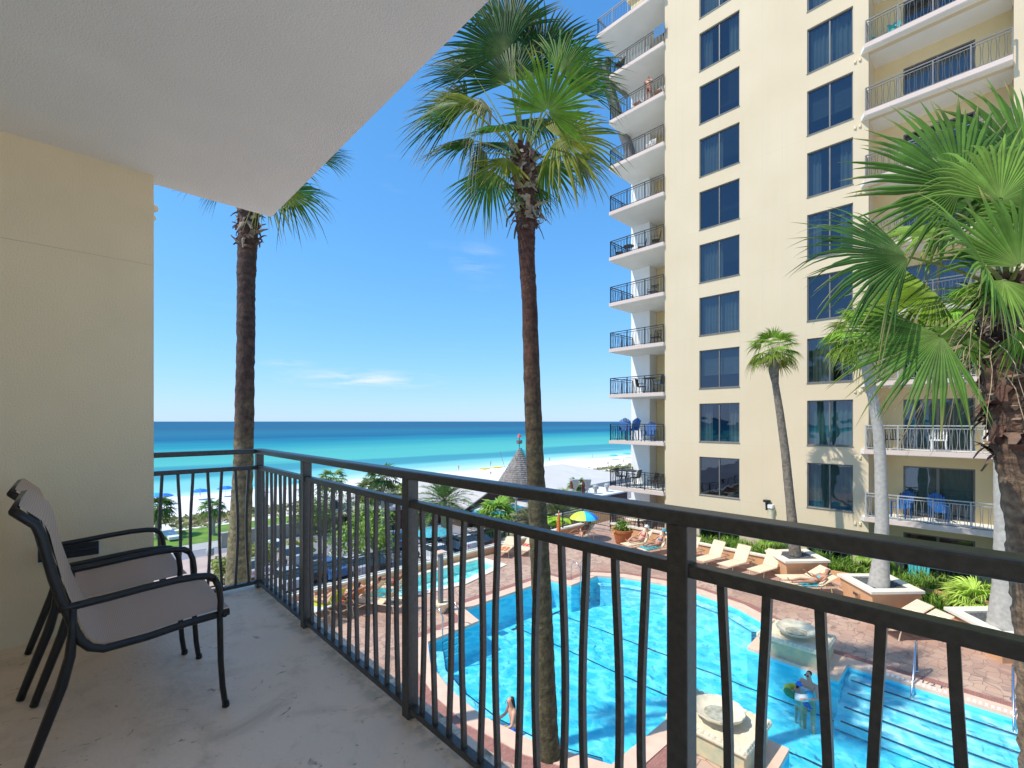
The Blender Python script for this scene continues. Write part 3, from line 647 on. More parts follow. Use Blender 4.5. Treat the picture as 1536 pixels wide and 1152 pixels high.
# guest windows
def window(a, c, z0, z1, cur):
    w = c - a; h = z1 - z0; x = TX + .10
    b = MB(); f = .05
    b.box(x - .03, x + .05, a, c, z0, z0 + f); b.box(x - .03, x + .05, a, c, z1 - f, z1)
    b.box(x - .03, x + .05, a, a + f, z0 + f, z1 - f); b.box(x - .03, x + .05, c - f, c, z0 + f, z1 - f)
    m = (a + c) / 2; b.box(x - .03, x + .05, m - .028, m + .028, z0 + f, z1 - f)
    b.box(TX - .03, x - .03, a - .02, c + .02, z0 - .04, z0 - .001)
    o = b.build('window', 'window_frame', tower)
    for (y0, y1) in ((a + f, m - .03), (m + .03, c - f)):
        b = MB(); b.add([(x + .01, y0, z0 + f), (x + .01, y1, z0 + f), (x + .01, y1, z1 - f), (x + .01, y0, z1 - f)], [(0, 3, 2, 1)]); b.build('pane', 'tower_glass', o)
    def drape(y0, y1, m):
        b = MB(); n = int((y1 - y0) / .035) + 2; vs = []; fs = []
        for i in range(n):
            y = y0 + (y1 - y0) * i / (n - 1); xx = TX + .34 + .045 * math.sin(i * 1.25 + .7 * math.sin(i * .31))
            vs += [(xx, y, z0), (xx, y, z1)]
        for i in range(n - 1): fs.append((2 * i, 2 * i + 2, 2 * i + 3, 2 * i + 1))
        b.add(vs, fs); b.build('curtain', m, o, True)
    if cur == 1: drape(a, c, 'curtain_teal')
    elif cur == 2: drape(a, a + w * .3, 'curtain_pale'); drape(c - w * .28, c, 'curtain_pale')
    elif cur == 5: drape(m - .1, c, 'curtain_pale')
    elif cur == 3: drape(a, c, 'curtain_pale')
    elif cur == 4:
        b = MB(); k = z0 + h * .35
        while k < z1: b.add([(TX + .30, a, k), (TX + .30, c, k), (TX + .33, c, k + .04), (TX + .33, a, k + .04)], [(0, 1, 2, 3)]); k += .05
        b.build('blind', 'curtain_pale', o)
pat = {0: [0, 0, 2, 4, 3, 5, 0, 5, 0, 2, 5, 3, 0], 1: [2, 1, 1, 5, 0, 2, 2, 4, 3, 5, 2, 3, 0]}
for i, (a, c, z0, z1) in enumerate(wins):
    r = i % (NR + 1); ci = i // (NR + 1); window(a, c, z0, z1, pat[ci][r] if ci < 2 else random.choice((0, 1, 2, 3, 4)))
def tower_rail(b, p, q, z, nb, wav=True, m_post=None, r=.011):
    p, q = Vector(p), Vector(q); d = q - p; L_ = d.length; u = d / L_
    for h, w in ((1.05, .022), (.93, .014), (.08, .014)): b.bar((p.x, p.y, z + h), (q.x, q.y, z + h), w * 2)
    ns = max(1, round(L_ / 1.15))
    for i in range(ns + 1):
        c = p + d * i / ns; b.bar((c.x, c.y, z), (c.x, c.y, z + 1.05), .045)
    n = int(L_ / .105)
    for i in range(1, n):
        c = p + d * i / n; s = (1 if i % 2 else -1) * .03
        P = [(c.x + u.x * s * math.sin(math.pi * t / 4), c.y + u.y * s * math.sin(math.pi * t / 4), z + .08 + .85 * t / 4) for t in range(5)]
        b.tube(P, r, 3, cap=False)
# sea-side balconies
for r in range(1, 12):
    z = zf(r); y1 = 17.5 if r < 11 else 18.3; x0 = 25.4 if r < 11 else 25.15
    b = MB(); b.box(x0, 28.98, 13.705, y1, z - .22, z); o = b.build('balcony', 'slab_white', tower)
    b = MB(); b.box(x0 - .012, x0 - .001, 13.705, y1, z - .2, z + .01); b.build('fascia', 'slab_edge', o)
    b = MB(); tower_rail(b, (x0 + .07, 13.74, 0), (x0 + .07, y1 - .06, 0), z, 0); tower_rail(b, (x0 + .07, y1 - .06, 0), (28.1, y1 - .06, 0), z, 0)
    b.build('railing', 'black_iron' if r < 11 else 'far_metal', o)
# courtyard-side recessed balconies with sliding doors
for (ya, yb) in bays:
    b = MB(); dw = [(ya + 1.06, ya + 3.34, zf(r) + .02, zf(r) + 2.2) for r in range(0, NR + 1)]
    wallgrid(b, 27.0, .15, (ya, yb), (-7.6, ZTOP), dw); b.build('bay_wall', 'yellow_wall', tower)
    b = MB(); b.add([(TX + .2, ya, -7.6), (27, ya, -7.6), (27, ya, ZTOP), (TX + .2, ya, ZTOP)], [(0, 1, 2, 3)]); b.add([(TX + .2, yb, -7.6), (27, yb, -7.6), (27, yb, ZTOP), (TX + .2, yb, ZTOP)], [(0, 3, 2, 1)]); b.build('bay_side', 'tower_wall', tower)
    b = MB(); b.box(28.0, 28.1, ya - .2, yb + .2, -7.5, ZTOP - .1); b.build('dark_backing', 'interior', tower)
    for r in range(0, NR + 1):
        z = zf(r)
        if r > 0:
            b = MB(); b.prism([(25.22, ya + .02), (27.0, ya + .02), (27.0, yb - .001), (TX - .001, yb - .001), (TX - .001, yb + .28), (25.22, yb + .10)][::-1], z - .2, z)
            b.prism([(TX - .001, yb + .28), (25.22, yb + .10), (25.22, ya + .02), (TX - .001, ya + .02)], z - .201, z - .2, bottom=True)
            o = b.build('balcony', 'slab_white', tower)
            b = MB(); b.box(25.205, 25.219, ya + .02, yb + .10, z - .18, z + .012); b.build('fascia', 'slab_edge', o)
            b = MB(); tower_rail(b, (25.3, ya + .04, 0), (25.3, yb + .06, 0), z, 0); b.bar((25.3, yb + .06, z + 1.05), (25.56, yb + .06, z + 1.05), .04); b.bar((25.52, yb + .06, z), (25.52, yb + .06, z + 1.05), .05)
            b.tube([(25.34, yb + .06, z + .1), (25.46, yb + .06, z + .3), (25.34, yb + .06, z + .55), (25.46, yb + .06, z + .8), (25.36, yb + .06, z + 1)], .012, 4)
            b.build('railing', 'pale_metal' if r < 4 else 'far_metal', o)
        y0, y1, z0, z1 = ya + 1.06, ya + 3.34, z + .02, z + 2.2; f = .06; x = 27.03; m = (y0 + y1) / 2
        b = MB(); b.box(x, x + .08, y0, y1, z1 - f, z1); b.box(x, x + .08, y0, y1, z0, z0 + f); b.box(x, x + .08, y0, y0 + f, z0 + f, z1 - f); b.box(x, x + .08, y1 - f, y1, z0 + f, z1 - f); b.box(x - .01, x + .08, m - .05, m + .05, z0 + f, z1 - f)
        o = b.build('sliding_door', 'window_frame', tower)
        for (q0, q1) in ((y0 + f, m - .05), (m + .05, y1 - f)):
            b = MB(); b.add([(x + .04, q0, z0 + f), (x + .04, q1, z0 + f), (x + .04, q1, z1 - f), (x + .04, q0, z1 - f)], [(0, 3, 2, 1)]); b.build('pane', 'tower_glass', o)
        if r in (1, 2, 4, 7, 9):
            b = MB(); n = 60; vs = []; fs = []
            for i in range(n): yy = y0 + (y1 - y0) * i / (n - 1); vs += [(x + .25 + .04 * math.sin(i * 1.2), yy, z0), (x + .25 + .04 * math.sin(i * 1.2), yy, z1)]
            for i in range(n - 1): fs.append((2 * i, 2 * i + 2, 2 * i + 3, 2 * i + 1))
            b.add(vs, fs); b.build('curtain', 'curtain_teal' if r < 3 else 'curtain_pale', o, True)
    for r in range(1, NR):
        for dy in (.30, .48):
            b = MB(); z = zf(r) - .38; y = yb + dy; b.lathe((TX - .015, y, z), [(.055, -.05), (.05, .05), (.0001, .08)], 8); b.build('wall_spout', 'stone_basin', tower)
# upper wall boxes on the penthouse

# ------------------------------------------------------------------ plants
def vcol(c, g): return tuple(min(1, max(0, x * g)) for x in c)
def fan(b, hub, u, nrm, rad, spread, nseg, droop, col, tipc=(.38, .30, .12), tipamt=.5, cup=.15, split=.5, curl=0):
    u = Vector(u).normalized(); n = Vector(nrm).normalized(); v = n.cross(u).normalized(); n = u.cross(v).normalized()
    da = spread / nseg; T = (0.03, .28, split, split + .16, .84, .94, 1.0)
    for k in range(nseg):
        a = -spread / 2 + da * (k + .5); L_ = rad * (.80 + .20 * math.cos(a * .75)) * random.uniform(.9, 1.06)
        aj = a + random.uniform(-.15, .15) * da; g = random.uniform(.72, 1.22); dr = droop * random.uniform(.2, 1.7); sw = random.uniform(-.18, .18)
        brown = random.random() < tipamt; base = vcol(col, g)
        rows = []
        for t in T:
            w = t * L_ * math.tan(min(.5, da / 2)) if t <= split else split * L_ * math.tan(min(.5, da / 2)) * (1 - (t - split) / (1 - split)) ** .85
            d = u * math.cos(a if t < split else aj) + v * math.sin(a if t < split else aj); s = v * math.cos(a) - u * math.sin(a)
            c = hub + d * (t * L_) - n * (cup * (t * L_) ** 2 / max(rad, .1))
            f = max(0, t - split * .9)
            c = c + Vector((0, 0, -1)) * (dr * f * f * L_ * 2.2) + s * (sw * f * L_)
            if curl: c = c + Vector((0, 0, -1)) * curl * f * L_
            rows.append((c - s * w, c + n * w * .55, c + s * w, t))
        vs = []; o = len(b.v)
        for (l, c, r, t) in rows:
            vs += [l, c, r]
        fs = []
        for i in range(len(rows) - 1):
            fs += [(3 * i, 3 * i + 1, 3 * i + 4, 3 * i + 3), (3 * i + 1, 3 * i + 2, 3 * i + 5, 3 * i + 4)]
        b.add(vs, fs)
        for i, (l, c, r, t) in enumerate(rows):
            m = max(0, (t - .72) / .28) if brown else max(0, (t - .93) / .07) * .5
            hb = max(0, 1 - t / .16) * .3
            cc = tuple(base[q] * (1 - m) + tipc[q] * m for q in range(3)); cc = tuple(cc[q] * (1 - hb) + (.42, .46, .16)[q] * hb for q in range(3))
            for j in range(3): b.c[o + 3 * i + j] = cc
def petiole(b, p, q, r0=.028, r1=.014, sag=.08, col=(.30, .36, .12)):
    b.cur = col; P = []
    for i in range(7):
        t = i / 6; P.append(Vector(p).lerp(Vector(q), t) + Vector((0, 0, sag * math.sin(math.pi * t))))
    b.tube(P, [r0 + (r1 - r0) * i / 6 for i in range(7)], 5, sy=.6)
FW = Vector((SN, CS, 0)); RT = Vector((CS, -SN, 0)); UP = Vector((0, 0, 1))
def dirv(r, u, f): return (RT * r + UP * u + FW * f).normalized()
def crown_random(b, c, n, rad, pet, col, nseg=30, lo=-.6, hi=1.3, bright=.25, tipamt=.5):
    for i in range(n):
        az = i * 2.39996 + random.uniform(-.3, .3); el = lo + (hi - lo) * ((i + .5) / n) + random.uniform(-.15, .15)
        d = Vector((math.cos(az) * math.cos(el), math.sin(az) * math.cos(el), math.sin(el)))
        hub = c + d * pet * random.uniform(.85, 1.1); s = d.cross(UP).normalized(); up = s.cross(d)
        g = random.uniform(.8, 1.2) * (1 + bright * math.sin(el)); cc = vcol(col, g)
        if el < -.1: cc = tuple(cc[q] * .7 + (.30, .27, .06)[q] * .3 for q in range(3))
        petiole(b, c + d * .05, hub, .02 * rad, .01 * rad)
        ud = (d + Vector((0, 0, -.35))).normalized()
        fan(b, hub, ud, up + Vector((random.uniform(-.4, .4), random.uniform(-.4, .4), .2)), rad * random.uniform(.85, 1.1), R(random.uniform(150, 220)), nseg, random.uniform(.2, .7), cc, tipamt=tipamt, cup=.25)
def trunk_path(pts, d, seg=14):      # photo samples (x, y, width) of a trunk standing at distance d
    P = [(GD(x, y, d), w * d / F / 2) for x, y, w in pts]; o = []
    for i in range(len(P) - 1):
        for k in range(seg): t = k / seg; o.append((P[i][0].lerp(P[i + 1][0], t), P[i][1] * (1 - t) + P[i + 1][1] * t))
    return o + [P[-1]]
def trunk(name, path, m, parent, colf=None, n=12, rough=.07):
    b = MB(); vs = []; fs = []; cols = []; k = 0
    for i, (p, r) in enumerate(path):
        for j in range(n):
            a = 2 * math.pi * j / n; q = Vector((p.x + r * math.cos(a), p.y + r * math.sin(a), p.z))
            s = 1 + rough * (noise.noise(Vector((q.x * 7, q.y * 7, q.z * 9))) + .6 * noise.noise(q * 26)) + (.02 if i % 3 == 0 else 0)
            vs.append((p.x + r * s * math.cos(a), p.y + r * s * math.sin(a), p.z)); 
            if colf: cols.append(colf(i / (len(path) - 1), p.z, q))
    for i in range(len(path) - 1):
        for j in range(n): fs.append((i * n + j, i * n + (j + 1) % n, (i + 1) * n + (j + 1) % n, (i + 1) * n + j))
    b.add(vs, fs)
    if colf:
        for i, c in enumerate(cols): b.c[i] = c
    return b.build(name, m, parent, True)
def boots(name, path, i0, i1, count, parent, size=.22, palette=((.22, .12, .075), (.36, .27, .19), (.14, .07, .05), (.44, .36, .28))):
    b = MB()
    for k in range(count):
        t = i0 + (i1 - i0) * random.random(); i = int(t * (len(path) - 1)); p, r = path[min(i, len(path) - 1)]
        p = p + Vector((0, 0, random.uniform(-.05, .05)))
        a = random.uniform(0, 6.283); o = Vector((math.cos(a), math.sin(a), 0)); s = Vector((-o.y, o.x, 0)); L_ = size * random.uniform(.5, 1.25); w = r * random.uniform(.28, .5)
        g = random.uniform(.6, 1.2); c = vcol(random.choice(palette), g); prof = []; lift = random.uniform(.2, 1.0); curl = random.uniform(.2, 1.9)
        for j in range(6):
            q = j / 5; out_ = r * .86 + L_ * lift * q ** 1.1; z = L_ * (1.0 * q - curl * q * q)
            prof.append((p + o * out_ + Vector((0, 0, z)) + s * (.2 * L_ * q * random.uniform(-1, 1)), w * (1 - .72 * q)))
        vs = []
        for (q, ww) in prof: vs += [q - s * ww, q + o * ww * .35, q + s * ww, q - o * ww * .15]
        fs = []
        for j in range(5):
            for e in range(4): fs.append((4 * j + e, 4 * j + (e + 1) % 4, 4 * j + 4 + (e + 1) % 4, 4 * j + 4 + e))
        fs.append((20, 21, 22, 23)); b.cur = c; b.add(vs, fs)
    return b.build(name, 'boot', parent)
def fibres(b, c, n, L_, col=(.55, .42, .26)):
    for k in range(n):
        a = random.uniform(0, 6.283); p = c + Vector((math.cos(a) * .25, math.sin(a) * .25, random.uniform(-.3, .35))); P = [p]
        d = Vector((math.cos(a), math.sin(a), .1)) * L_ * .16
        for j in range(7): d = d + Vector((random.uniform(-.03, .03), random.uniform(-.03, .03), -.035)); P.append(P[-1] + d)
        b.cur = vcol(col, random.uniform(.6, 1.2)); b.tube(P, [.006 * (1 - j / 9) for j in range(8)], 3, cap=False)

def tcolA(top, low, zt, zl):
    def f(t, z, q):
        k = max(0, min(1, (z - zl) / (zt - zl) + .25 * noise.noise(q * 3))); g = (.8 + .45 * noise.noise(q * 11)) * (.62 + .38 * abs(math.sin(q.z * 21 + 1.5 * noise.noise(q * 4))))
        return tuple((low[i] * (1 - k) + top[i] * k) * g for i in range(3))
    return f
DG = (.026, .074, .012); MG = (.055, .135, .014); LG = (.13, .24, .022); OL = (.17, .19, .015); YG = (.30, .46, .05)
# the middle palm
t = thing('fan_palm', 'tall fan palm rising right beside the balcony in front of the open sky', 'palm tree', GD(826, 1145, 9.2), 'fan palms around the pool', world_parts=True)
pth = trunk_path([(827, 1165, 38), (821, 1100, 33), (817, 1000, 31), (813, 900, 30), (808, 800, 29), (803, 700, 27), (799, 600, 26), (794, 450, 23), (790, 380, 25), (789, 340, 28), (787, 290, 30), (785, 240, 28), (785, 225, 18)], 9.2)
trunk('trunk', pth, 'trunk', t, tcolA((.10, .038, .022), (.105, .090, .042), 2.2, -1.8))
boots('leaf_base', pth, .74, .97, 170, t, .30, ((.16, .08, .05), (.26, .19, .13), (.09, .045, .03), (.36, .29, .2)))
b = MB(); C0 = GD(785, 228, 9.2)
specs = [((770, 130), .25, (-.30, 1, .15), (0, .25, -1), 1.45, 190, .15, DG), ((812, 95), .5, (.55, 1, .2), (.2, .3, -1), 1.45, 170, .15, DG), ((775, 100), .7, (-.1, 1, .3), (0, .3, -1), 1.3, 150, .15, MG),
         ((818, 172), -.5, (.45, 1, -.2), (0, .1, 1), .98, 240, .25, LG), ((832, 208), -.15, (1, .05, -.1), (0, .45, -1), 1.2, 240, .5, OL), ((735, 170), -.35, (-.9, .4, -.2), (.3, .9, -.8), 1.0, 190, .8, OL),
         ((708, 165), .4, (-1, .22, .2), (0, .4, -1), 1.35, 140, .35, DG), ((716, 120), .3, (-.8, .55, .2), (0, .4, -1), 1.1, 120, .3, DG), ((718, 213), .05, (-1, -.1, 0), (0, .8, -.7), 1.02, 160, .6, DG), ((741, 253), -.15, (-.45, -1, 0), (-.5, 0, -1), 1.02, 140, .2, MG),
         ((815, 236), .35, (.3, -1, .2), (0, -.1, -1), .95, 130, .2, LG), ((800, 275), .3, (.5, -1, .3), (.3, .1, -1), .6, 100, .2, MG), ((760, 200), -.7, (-.3, -.3, -1), (0, 1, -.3), .8, 160, .7, MG), ((850, 140), .5, (1, .6, .3), (0, .5, -1), 1.15, 130, .35, MG), ((735, 230), .6, (-.7, -.5, .6), (0, .5, -1), .9, 140, .6, DG),
         ((760, 90), -.2, (-.75, .75, -.1), (-.1, .35, -1), 1.25, 160, .2, DG), ((700, 160), -.1, (-1, -.25, 0), (0, .7, -.8), .95, 130, .6, MG), ((835, 120), .0, (.8, .8, 0), (.1, .5, -1), 1.2, 150, .3, MG), ((768, 60), .4, (-.05, 1, 0), (0, .2, -1), 1.2, 150, .1, DG), ((855, 235), .2, (1, -.5, .1), (.2, .5, -1), .8, 130, .4, OL), ((760, 235), -.4, (-.2, -.9, -.3), (0, .2, 1), .7, 120, .3, OL),
         ((800, 180), .9, (.2, .2, 1), (0, 1, -.4), 1.1, 160, .5, DG), ((768, 215), .5, (-.4, .4, 1), (0, 1, -.3), 1.0, 160, .5, DG)]
for (px, dd, u, n, rad, sp, dr, col) in specs:
    hub = GD(px[0], px[1], 9.2 + dd); hub = C0 + (hub - C0) * 1.08; rad *= 1.22; dr *= .6; petiole(b, C0 - UP * .15 + (hub - C0).normalized() * .1, hub, .030, .016, .06)
    b.cur = col; fan(b, hub, dirv(*u), dirv(*n), rad, R(sp), 40 if rad > .9 else 26, dr, col, tipamt=.55, cup=.12)
hub = GD(738, 168, 8.75); fan(b, hub, dirv(-.5, .6, -.2), dirv(.2, .9, -.5), .75, R(150), 26, 2.2, (.42, .36, .17), tipc=(.55, .45, .28), tipamt=1, split=.4)
hub = GD(800, 120, 8.7); fan(b, hub, dirv(-.3, .8, -.2), dirv(0, .9, -.5), .45, R(100), 9, 2.4, (.45, .42, .2), tipc=(.55, .45, .28), tipamt=1, split=.3)
b.build('crown', 'leaf', t)
# the left palm, its crown half behind the ceiling slab
t = thing('fan_palm', 'tall fan palm near the balcony corner, its crown hidden behind the white ceiling', 'palm tree', GD(352, 1145, 9.0), 'fan palms around the pool', world_parts=True)
pth = trunk_path([(344, 1150, 46), (352, 1000, 40), (357, 880, 35), (360, 800, 31), (365, 700, 27), (367, 600, 26), (369, 500, 25), (369, 440, 25), (370, 400, 26), (372, 350, 27), (374, 310, 28), (375, 290, 18)], 9.0)
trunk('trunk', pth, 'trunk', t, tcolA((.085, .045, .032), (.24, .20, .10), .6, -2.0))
boots('leaf_base', pth, .78, .98, 110, t, .20, ((.14, .07, .045), (.24, .18, .13), (.09, .045, .03))); b = MB(); C0 = GD(374, 292, 9.0)
for (px, dd, u, n, rad, sp, dr, col) in [((428, 288), 0, (1, -.25, 0), (0, .6, -1), .98, 150, .55, MG), ((478, 238), .1, (.9, .2, 0), (0, .5, -1), .7, 110, .3, DG), ((395, 280), -.3, (.7, -.6, -.2), (.2, .6, -1), 1.0, 110, .5, OL), ((345, 275), .1, (-.9, -.2, 0), (0, .6, -1), .72, 120, .5, DG), ((420, 240), .3, (.8, .7, .2), (0, .4, -1), 1.1, 150, .2, DG),
                                         ((360, 230), .1, (-.4, 1, 0), (0, .2, -1), 1.2, 190, .2, DG), ((400, 225), .5, (.3, 1, .2), (0, .2, -1), 1.2, 180, .2, MG), ((325, 250), .3, (-1, .4, .3), (0, .5, -1), 1.0, 150, .3, DG)]:
    hub = GD(px[0], px[1], 9 + dd); petiole(b, C0 - UP * .1, hub, .028, .015, .05); fan(b, hub, dirv(*u), dirv(*n), rad, R(sp), 36, dr, col, cup=.12)
b.build('crown', 'leaf', t)
# the right palm, closest to the balcony
t = thing('fan_palm', 'nearest fan palm at the right edge with a shaggy brown trunk and huge fronds', 'palm tree', GD(1600, 1556, 5.0), 'fan palms around the pool', world_parts=True)
pth = trunk_path([(1602, 1556, 80), (1590, 1300, 74), (1578, 1100, 70), (1568, 950, 68), (1558, 830, 66), (1548, 730, 70), (1537, 660, 72), (1528, 600, 74), (1522, 540, 74), (1518, 480, 68), (1512, 440, 60), (1510, 420, 30)], 5.0)
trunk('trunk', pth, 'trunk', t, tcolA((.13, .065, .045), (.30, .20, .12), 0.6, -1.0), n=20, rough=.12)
boots('leaf_base', pth, .50, .98, 340, t, .20, ((.12, .055, .035), (.20, .12, .08), (.07, .035, .025), (.30, .21, .14))); b = MB(); C0 = GD(1512, 425, 5.0)
CG = (.095, .19, .030); CL = (.19, .31, .05); CD = (.055, .125, .025)
for (px, dd, u, n, rad, sp, dr, col) in [((1441, 280), .1, (-.25, 1, .1), (0, .05, -1), 1.30, 300, .15, CG), ((1540, 248), .2, (-.35, 1, .1), (0, .2, -1), 1.25, 290, .15, CG), ((1362, 385), -.1, (-1, .14, 0), (.1, .55, -1), 1.22, 140, .35, CD), ((1478, 398), -.5, (-.55, .5, -.2), (0, .75, -.8), 1.02, 270, .35, CL),
                                         ((1412, 503), -.3, (-1, -.55, 0), (-.1, .6, -1), 1.05, 150, .2, CG), ((1400, 435), .6, (-1, -.15, .2), (0, .7, -.8), .95, 170, .6, (.16, .25, .02)), ((1350, 470), .5, (-1, -.3, .1), (0, .7, -.8), .6, 140, .6, LG), ((1530, 400), -.6, (.3, .6, -.3), (0, .8, -.7), 1.05, 220, .35, CG), ((1450, 495), .1, (-.5, -.8, 0), (-.3, .3, -1), .55, 150, .1, CG),
                                         ((1580, 440), .1, (.9, -.2, 0), (.2, .5, -1), .9, 160, .4, CL), ((1500, 320), .8, (-.2, .8, .6), (0, .6, -1), 1.0, 220, .4, CD), ((1590, 350), .5, (1, .5, .2), (0, .5, -1), 1.1, 200, .4, CG), ((1425, 345), .7, (-.7, .3, .6), (0, .8, -.6), .95, 190, .7, CL), ((1505, 420), -.55, (-.1, -.9, -.5), (0, .3, -1), .6, 160, .2, CL), ((1535, 490), -.5, (.3, -.9, -.4), (0, .3, -1), .6, 150, .3, LG),
                                         ((1500, 300), -.3, (.3, .8, -.1), (0, .5, -1), .95, 200, .5, CL), ((1560, 330), -.3, (.2, .3, -.3), (0, .7, -1), 1.0, 260, .5, CG)]:
    hub = GD(px[0], px[1], 5.0 + dd); petiole(b, C0 - UP * .1, hub, .030, .015, .04); fan(b, hub, dirv(*u), dirv(*n), rad, R(sp), 54 if sp > 200 else 40, dr, col, cup=.10, tipamt=.35, split=.55)
fibres(b, GD(1492, 520, 4.8), 60, .55)
b.build('crown', 'leaf', t)
# the three palms in the planters
def planter_palm(pts, d, lab, n, rad, pet, col, mt='trunk_pale'):
    t = thing('fan_palm', lab, 'palm tree', GD(pts[0][0], pts[0][1], d), 'fan palms around the pool', world_parts=True)
    p = trunk_path(pts, d); trunk('trunk', p, mt, t, None, 14, .022); boots('leaf_base', p, .90, 1.0, 60, t, .16)
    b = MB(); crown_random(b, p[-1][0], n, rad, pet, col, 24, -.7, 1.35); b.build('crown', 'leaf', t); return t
planter_palm([(1193, 833, 17), (1186, 760, 12.5), (1178, 680, 11.5), (1170, 620, 10.5), (1163, 575, 9), (1161, 560, 13), (1160, 535, 17), (1160, 528, 9)], 20.2, 'slender fan palm with a small round crown in the leftmost raised planter', 26, .68, .62, (.17, .30, .03), 'trunk_brown')
planter_palm([(1318, 879, 27), (1322, 830, 19), (1323, 780, 17), (1321, 700, 15), (1318, 650, 14), (1310, 600, 13), (1300, 550, 14), (1295, 520, 20), (1293, 505, 10)], 16.5, 'lime crowned fan palm with a wavering pale trunk in the middle planter', 26, .80, .70, (.17, .34, .028))
planter_palm([(1508, 940, 42), (1510, 880, 32), (1510, 800, 28), (1508, 700, 26), (1505, 640, 25), (1500, 560, 24), (1493, 500, 30), (1490, 480, 14)], 13.2, 'fan palm with a thick smooth grey trunk in the rightmost raised planter', 26, .95, .8, (.15, .32, .028))
def feather(b, c, n, L_, col, lo=-.5, hi=1.3, nl=22):
    for i in range(n):
        az = i * 2.39996; el = lo + (hi - lo) * (i + .5) / n; d = Vector((math.cos(az) * math.cos(el), math.sin(az) * math.cos(el), math.sin(el))); s = d.cross(UP).normalized()
        P = [c + d * L_ * t + UP * (-.45 * L_ * t * t) for t in [k / 8 for k in range(9)]]
        g = random.uniform(.75, 1.25); cc = vcol(col, g); b.cur = vcol((.3, .3, .12), g); b.tube(P, [.03 * (1 - k / 10) for k in range(9)], 3, cap=False)
        for k in range(nl):
            t = .15 + .85 * k / nl; f = t * 8; j = min(7, int(f)); p = P[j].lerp(P[j + 1], f - j); tn = (P[j + 1] - P[j]).normalized(); ll = L_ * .24 * math.sin(math.pi * min(1, t * .9 + .12)) + .05
            for sg in (-1, 1):
                b.cur = vcol(cc, random.uniform(.8, 1.2)); q = p + (s * sg * .8 + tn * .7 + UP * random.uniform(-.1, .35)).normalized() * ll; w = tn * .065
                b.add([p - w, p + w, q], [(0, 1, 2)])
def date_palm(px, py, ztop_px, zg, lab, L_, n, col, tr=.22, grp='palms and trees beyond the pool deck', kind='f'):
    base = G(px, py, zg); d = base.x * SN + base.y * CS; top = GD(px, ztop_px, d)
    t = thing('palm_tree', lab, 'palm tree', base, grp, world_parts=True)
    p = [(base.lerp(top, k / 8), tr * (1.15 - .25 * k / 8)) for k in range(9)]
    trunk('trunk', p, 'trunk_pale', t, None, 8, .06); b = MB()
    if kind == 'f': feather(b, top, n, L_, col)
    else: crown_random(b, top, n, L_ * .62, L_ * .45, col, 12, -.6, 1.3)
    b.build('crown', 'leaf', t)
date_palm(666, 813, 752, PK, 'big feathery date palm with a yellow heart in front of the grey restaurant roofs', 4.6, 46, (.14, .24, .07), .3)
date_palm(574, 800, 719, PK, 'thin star crowned palm on the beach edge left of the thick railing post', 2.6, 22, (.06, .13, .04), .18, kind='p')
date_palm(558, 790, 737, PK, 'bushy olive palm just left of the star shaped beach palm', 2.4, 24, (.12, .16, .05), .2, kind='p')
date_palm(594, 785, 742, PK, 'low yellowish palm just right of the star shaped beach palm', 2.0, 22, (.20, .26, .06), .2, kind='p')
date_palm(318, 802, 764, PK, 'short palm with a thick grey skirted trunk alone on the lawn by the beach', 1.7, 22, (.10, .22, .05), .30, kind='p')
date_palm(236, 806, 764, PK, 'dark palm at the end of the balcony wall above the far armrests', 2.1, 24, (.06, .14, .03), .2, kind='p')
date_palm(498, 790, 722, PK, 'palm whose green top just rises over the middle rail in front of the sea', 2.2, 22, (.14, .22, .05), .18, kind='p')
date_palm(745, 800, 774, PK, 'bright green round palm beside the teal umbrellas of the restaurant', 2.8, 36, (.20, .36, .05), .2, kind='p')
date_palm(763, 790, 744, PK, 'small thin palm standing in front of the white restaurant roof', 1.5, 18, (.14, .22, .05), .12, kind='p')
date_palm(838, 812, 772, PK + 3, 'dusty olive feather palm behind the pool fence right of the middle palm trunk', 4.0, 44, (.22, .27, .11), .3)
date_palm(800, 818, 790, PK + 3, 'pale dry feather palm behind the pool fence left of the middle palm trunk', 3.2, 40, (.26, .26, .13), .3)
date_palm(866, 760, 729, PK, 'green palm top poking up in front of the wide pale pavilion roof', 2.0, 24, (.14, .24, .05), .15, kind='p')
def banana(px, py, zg, lab, h, n, col):
    base = G(px, py, zg); t = thing('leafy_plant', lab, 'plant', base, world_parts=True); b = MB()
    b.cur = (.25, .3, .1); b.tube([base, base + UP * h * .5], [.12, .08], 6); b.build('stem', 'leaf', t); b = MB()
    for i in range(n):
        az = i * 2.4; d = Vector((math.cos(az), math.sin(az), 0)); s = Vector((-d.y, d.x, 0)); b.cur = vcol(col, random.uniform(.8, 1.2)); vs = []; L_ = h * random.uniform(.7, 1)
        for k in range(7):
            q = k / 6; c = base + UP * (h * .45 + L_ * (1.0 * q - .9 * q * q)) + d * L_ * .75 * q; w = .24 * math.sin(math.pi * min(1, q * .93 + .05)) * L_
            vs += [c - s * w + UP * .05, c, c + s * w + UP * .05]
        b.add(vs, [(3 * k + e, 3 * k + 1 + e, 3 * k + 4 + e, 3 * k + 3 + e) for k in range(6) for e in (0, 1)])
    b.build('leaves', 'leaf', t)
banana(833, 806, DK - 1, 'lime green broad leaved plant glowing behind the pool fence', 1.7, 14, (.35, .60, .04))
